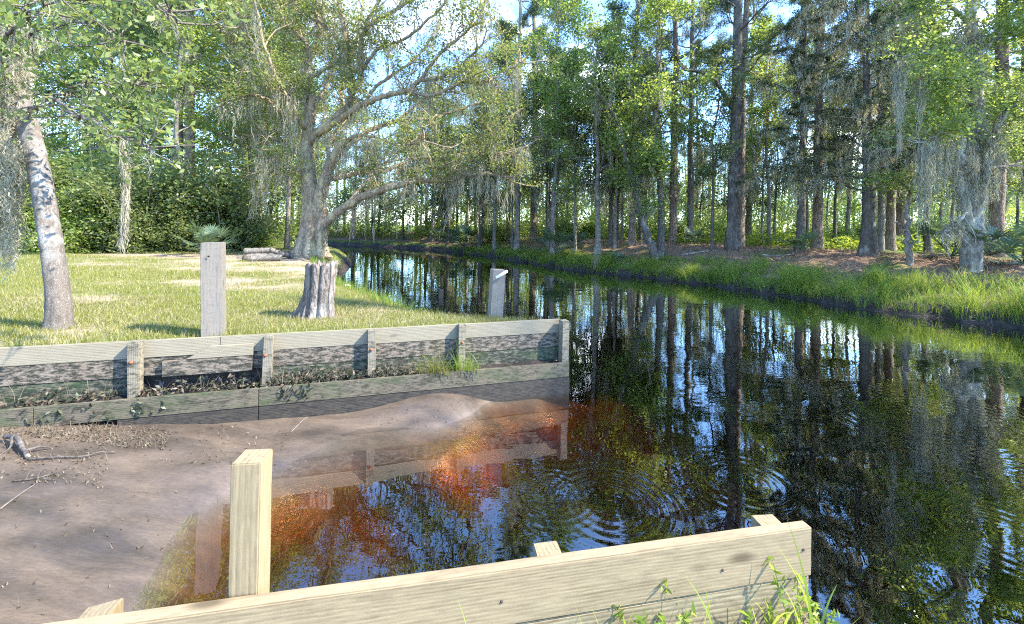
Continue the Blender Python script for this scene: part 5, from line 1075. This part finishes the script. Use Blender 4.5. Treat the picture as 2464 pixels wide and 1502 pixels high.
# ------------------------------------------------------------------ weeds by the near wall
def near_pt(px, Z): return np.array([(px - CX) / F * Z, Z, gz((px - CX) / F * Z, Z)])
def grass_plant(px, Z, stems, lab, wid=.011):
    o = near_pt(px, Z); mb = MB()
    for (dx, h, az, ln) in stems: blades(mb, [(dx, R.normal(0, .01), 0)], h, wid, np.array([az]), ln, 8, False, R)
    tag(link('grass_plant', mb.mesh('grass_plant', M['weed']), None, o), lab, 'weed')
grass_plant(1965, 1.5, [(0, .42, 1.9, .5), (.02, .36, 2.8, .7), (-.03, .30, 3.2, .8), (.01, .25, .4, .9)], 'tall grass stalk leaning against the right end of the near wall', .022)
grass_plant(2050, 1.56, [(0, .62, 2.7, .55), (.0, .40, 1.9, .15), (.03, .2, .2, .5), (-.02, .24, 3.0, .6)], 'long arching grass blade right of the near wall end', .04)
grass_plant(1175, 1.28, [(0, .36, 2.8, .45), (.06, .2, 2.5, 1.6)], 'single curved grass blade in front of the near board, leftmost of the weeds', .024)
grass_plant(1440, 1.36, [(0, .3, 2.9, .5), (.03, .2, .3, .5)], 'thin grass blade standing between the leafy weeds', .02)
grass_plant(2190, 1.56, [(0, .3, 2.5, .4), (.03, .2, .8, .3)], 'small grass blade at the bottom edge over the water', .026)
grass_plant(1730, 1.45, [(0, .24, 1.8, .4), (.02, .3, 2.8, .8), (-.03, .2, .5, .6)], 'short grass tuft below the near wall seam', .02)
def leafy(px, Z, n, h, lab, spread=.05, ls=.028):
    o = near_pt(px, Z); st_, lf = MB(), MB()
    for i in range(n):
        az = R.uniform(0, 6.28); lp = grow(R, (R.normal(0, spread), R.normal(0, spread * .4), 0), (math.cos(az) * .4, math.sin(az) * .3, 1), h * R.uniform(.5, 1.1), 8, .02, .12); tube(st_, lp, np.linspace(.0028, .0012, 9), 5)
        for k in range(2, 9):
            for s in range(3): leaves(lf, lp[k][None] + R.normal(0, .010, (1, 3)), ls * (1.2 if k > 6 else 1), R, .30, .4)
    e = bpy.data.objects.new('leafy_weed', None); COL.objects.link(e); e.location = o; tag(e, lab, 'weed'); link('stem', st_.mesh('stem', M['weed'], True), e); link('foliage', lf.mesh('foliage', M['weed']), e)
leafy(1530, 1.38, 5, .20, 'dense bright leafy weed at the bottom centre by the near wall', .07, .036)
leafy(1600, 1.40, 3, .26, 'leafy weed just right of the dense bright one', .06, .04)
leafy(1760, 1.44, 3, .26, 'loose small leaved weed before the dark seam of the near wall', .08, .032)
leafy(1910, 1.50, 2, .27, 'round leaved weed near the right end of the near wall', .07, .04)
leafy(1400, 1.33, 2, .2, 'small leafy weed left of the dense bright one', .06, .036)
leafy(2010, 1.50, 2, .16, 'low weed on the soil at the near wall corner', .08, .036)
for px, Z, n, h in ((1535, 1.37, 34, .22), (1880, 1.5, 12, .24)):
    o = near_pt(px, Z); mb = MB(); blades(mb, R.normal(0, 1, (n, 3)) * np.array([.045, .02, .003]), R.uniform(.4, 1.1, n) * h, .024, R.uniform(0, 6.28, n), R.uniform(.1, 1.2, n), 5, False, R)
    tag(link('grass_clump', mb.mesh('grass_clump', M['weed']), None, o), 'bright grass clump at bottom centre below the near wall' if px < 1700 else 'grass clump at the near wall right end below the tall stalk', 'grass clump')
rng = np.random.default_rng(101); mb = MB(); x, y, z, sd = sample_land(2600, -1.2, 1.8, .9, 1.75, rng, lambda x, y, sd, ty: np.isin(ty, ['wn', 'nb']) & (sd > .04)); k = len(x); blades(mb, np.stack([x, y, z], 1), rng.uniform(.04, .2, k), .010, rng.uniform(0, 6.28, k), rng.uniform(.3, 2, k), 3, False, rng)
tag(link('verge_grass', mb.mesh('verge_grass', M['grass'])), 'short rough grass on the soil by the near wall', 'grass', None, 'stuff')

# small floating leaves and bits on the slip water
rng = np.random.default_rng(111); mb = MB(); px = rng.uniform(700, 2000, 70); py = rng.uniform(1030, 1420, 70); P_ = np.array([gp(a, b_, .004) for a, b_ in zip(px, py)]); sdw, _ = signed(P_[:, 0], P_[:, 1]); P_ = P_[sdw < -.15]
c = P_; n = len(c); a_ = rng.uniform(0, 6.28, n); u = np.stack([np.cos(a_), np.sin(a_), 0 * a_], 1); w = np.stack([-np.sin(a_), np.cos(a_), 0 * a_], 1); l_ = rng.uniform(.003, .010, n)[:, None]
mb.add(np.stack([c - u * l_, c + w * l_ * .5, c + u * l_, c - w * l_ * .5], 1), np.arange(4 * n).reshape(n, 4))
tag(link('floating_leaves', mb.mesh('floating_leaves', M['litter'])), 'tiny bits of leaf floating on the slip water', 'floating leaves', None, 'stuff')
for s_, z_ in ((.72, .95), (.70, .78), (1.55, .94), (-.1, .96), (1.98, .97), (1.97, .80)):
    mb = MB(); tube(mb, [(0, 0, 0), (0, -.0025, 0)], [.0055, .005], 10); link('nail', mb.mesh('nail', M['bark_dark']), nwall, (min(s_, NL - .04), -.0005 if z_ > .87 else .0025, z_))
def bank_stick(pts, w0, w1, lab):
    P_ = []
    for px, Z in pts: x, y = px_at(px, Z); P_.append((x, y, gz(x, y) + w0))
    P_ = np.array(P_); o = P_[0].copy(); mb = MB(); tube(mb, spline(P_ - o, 18), np.linspace(w0, w1, 18), 7, .08); tag(link('fallen_branch', mb.mesh('fallen_branch', M['bark_grey'], True), None, o), lab, 'fallen branch')
bank_stick([(1835, 18.6), (1870, 18.2), (1915, 18.3)], .05, .02, 'fallen branch lying on pine straw below the thick dark pine')
bank_stick([(2210, 15.4), (2265, 14.9), (2310, 15.0)], .05, .02, 'fallen branch on the ground behind the grey lichened trunk')
bank_stick([(2400, 13.4), (2440, 13.0), (2480, 13.3)], .05, .02, 'fallen branch right of the moss wrapped trunk')
bank_stick([(1640, 20.5), (1690, 20.2), (1730, 20.6)], .045, .02, 'thin fallen branch on pine straw left of the thick dark pine')
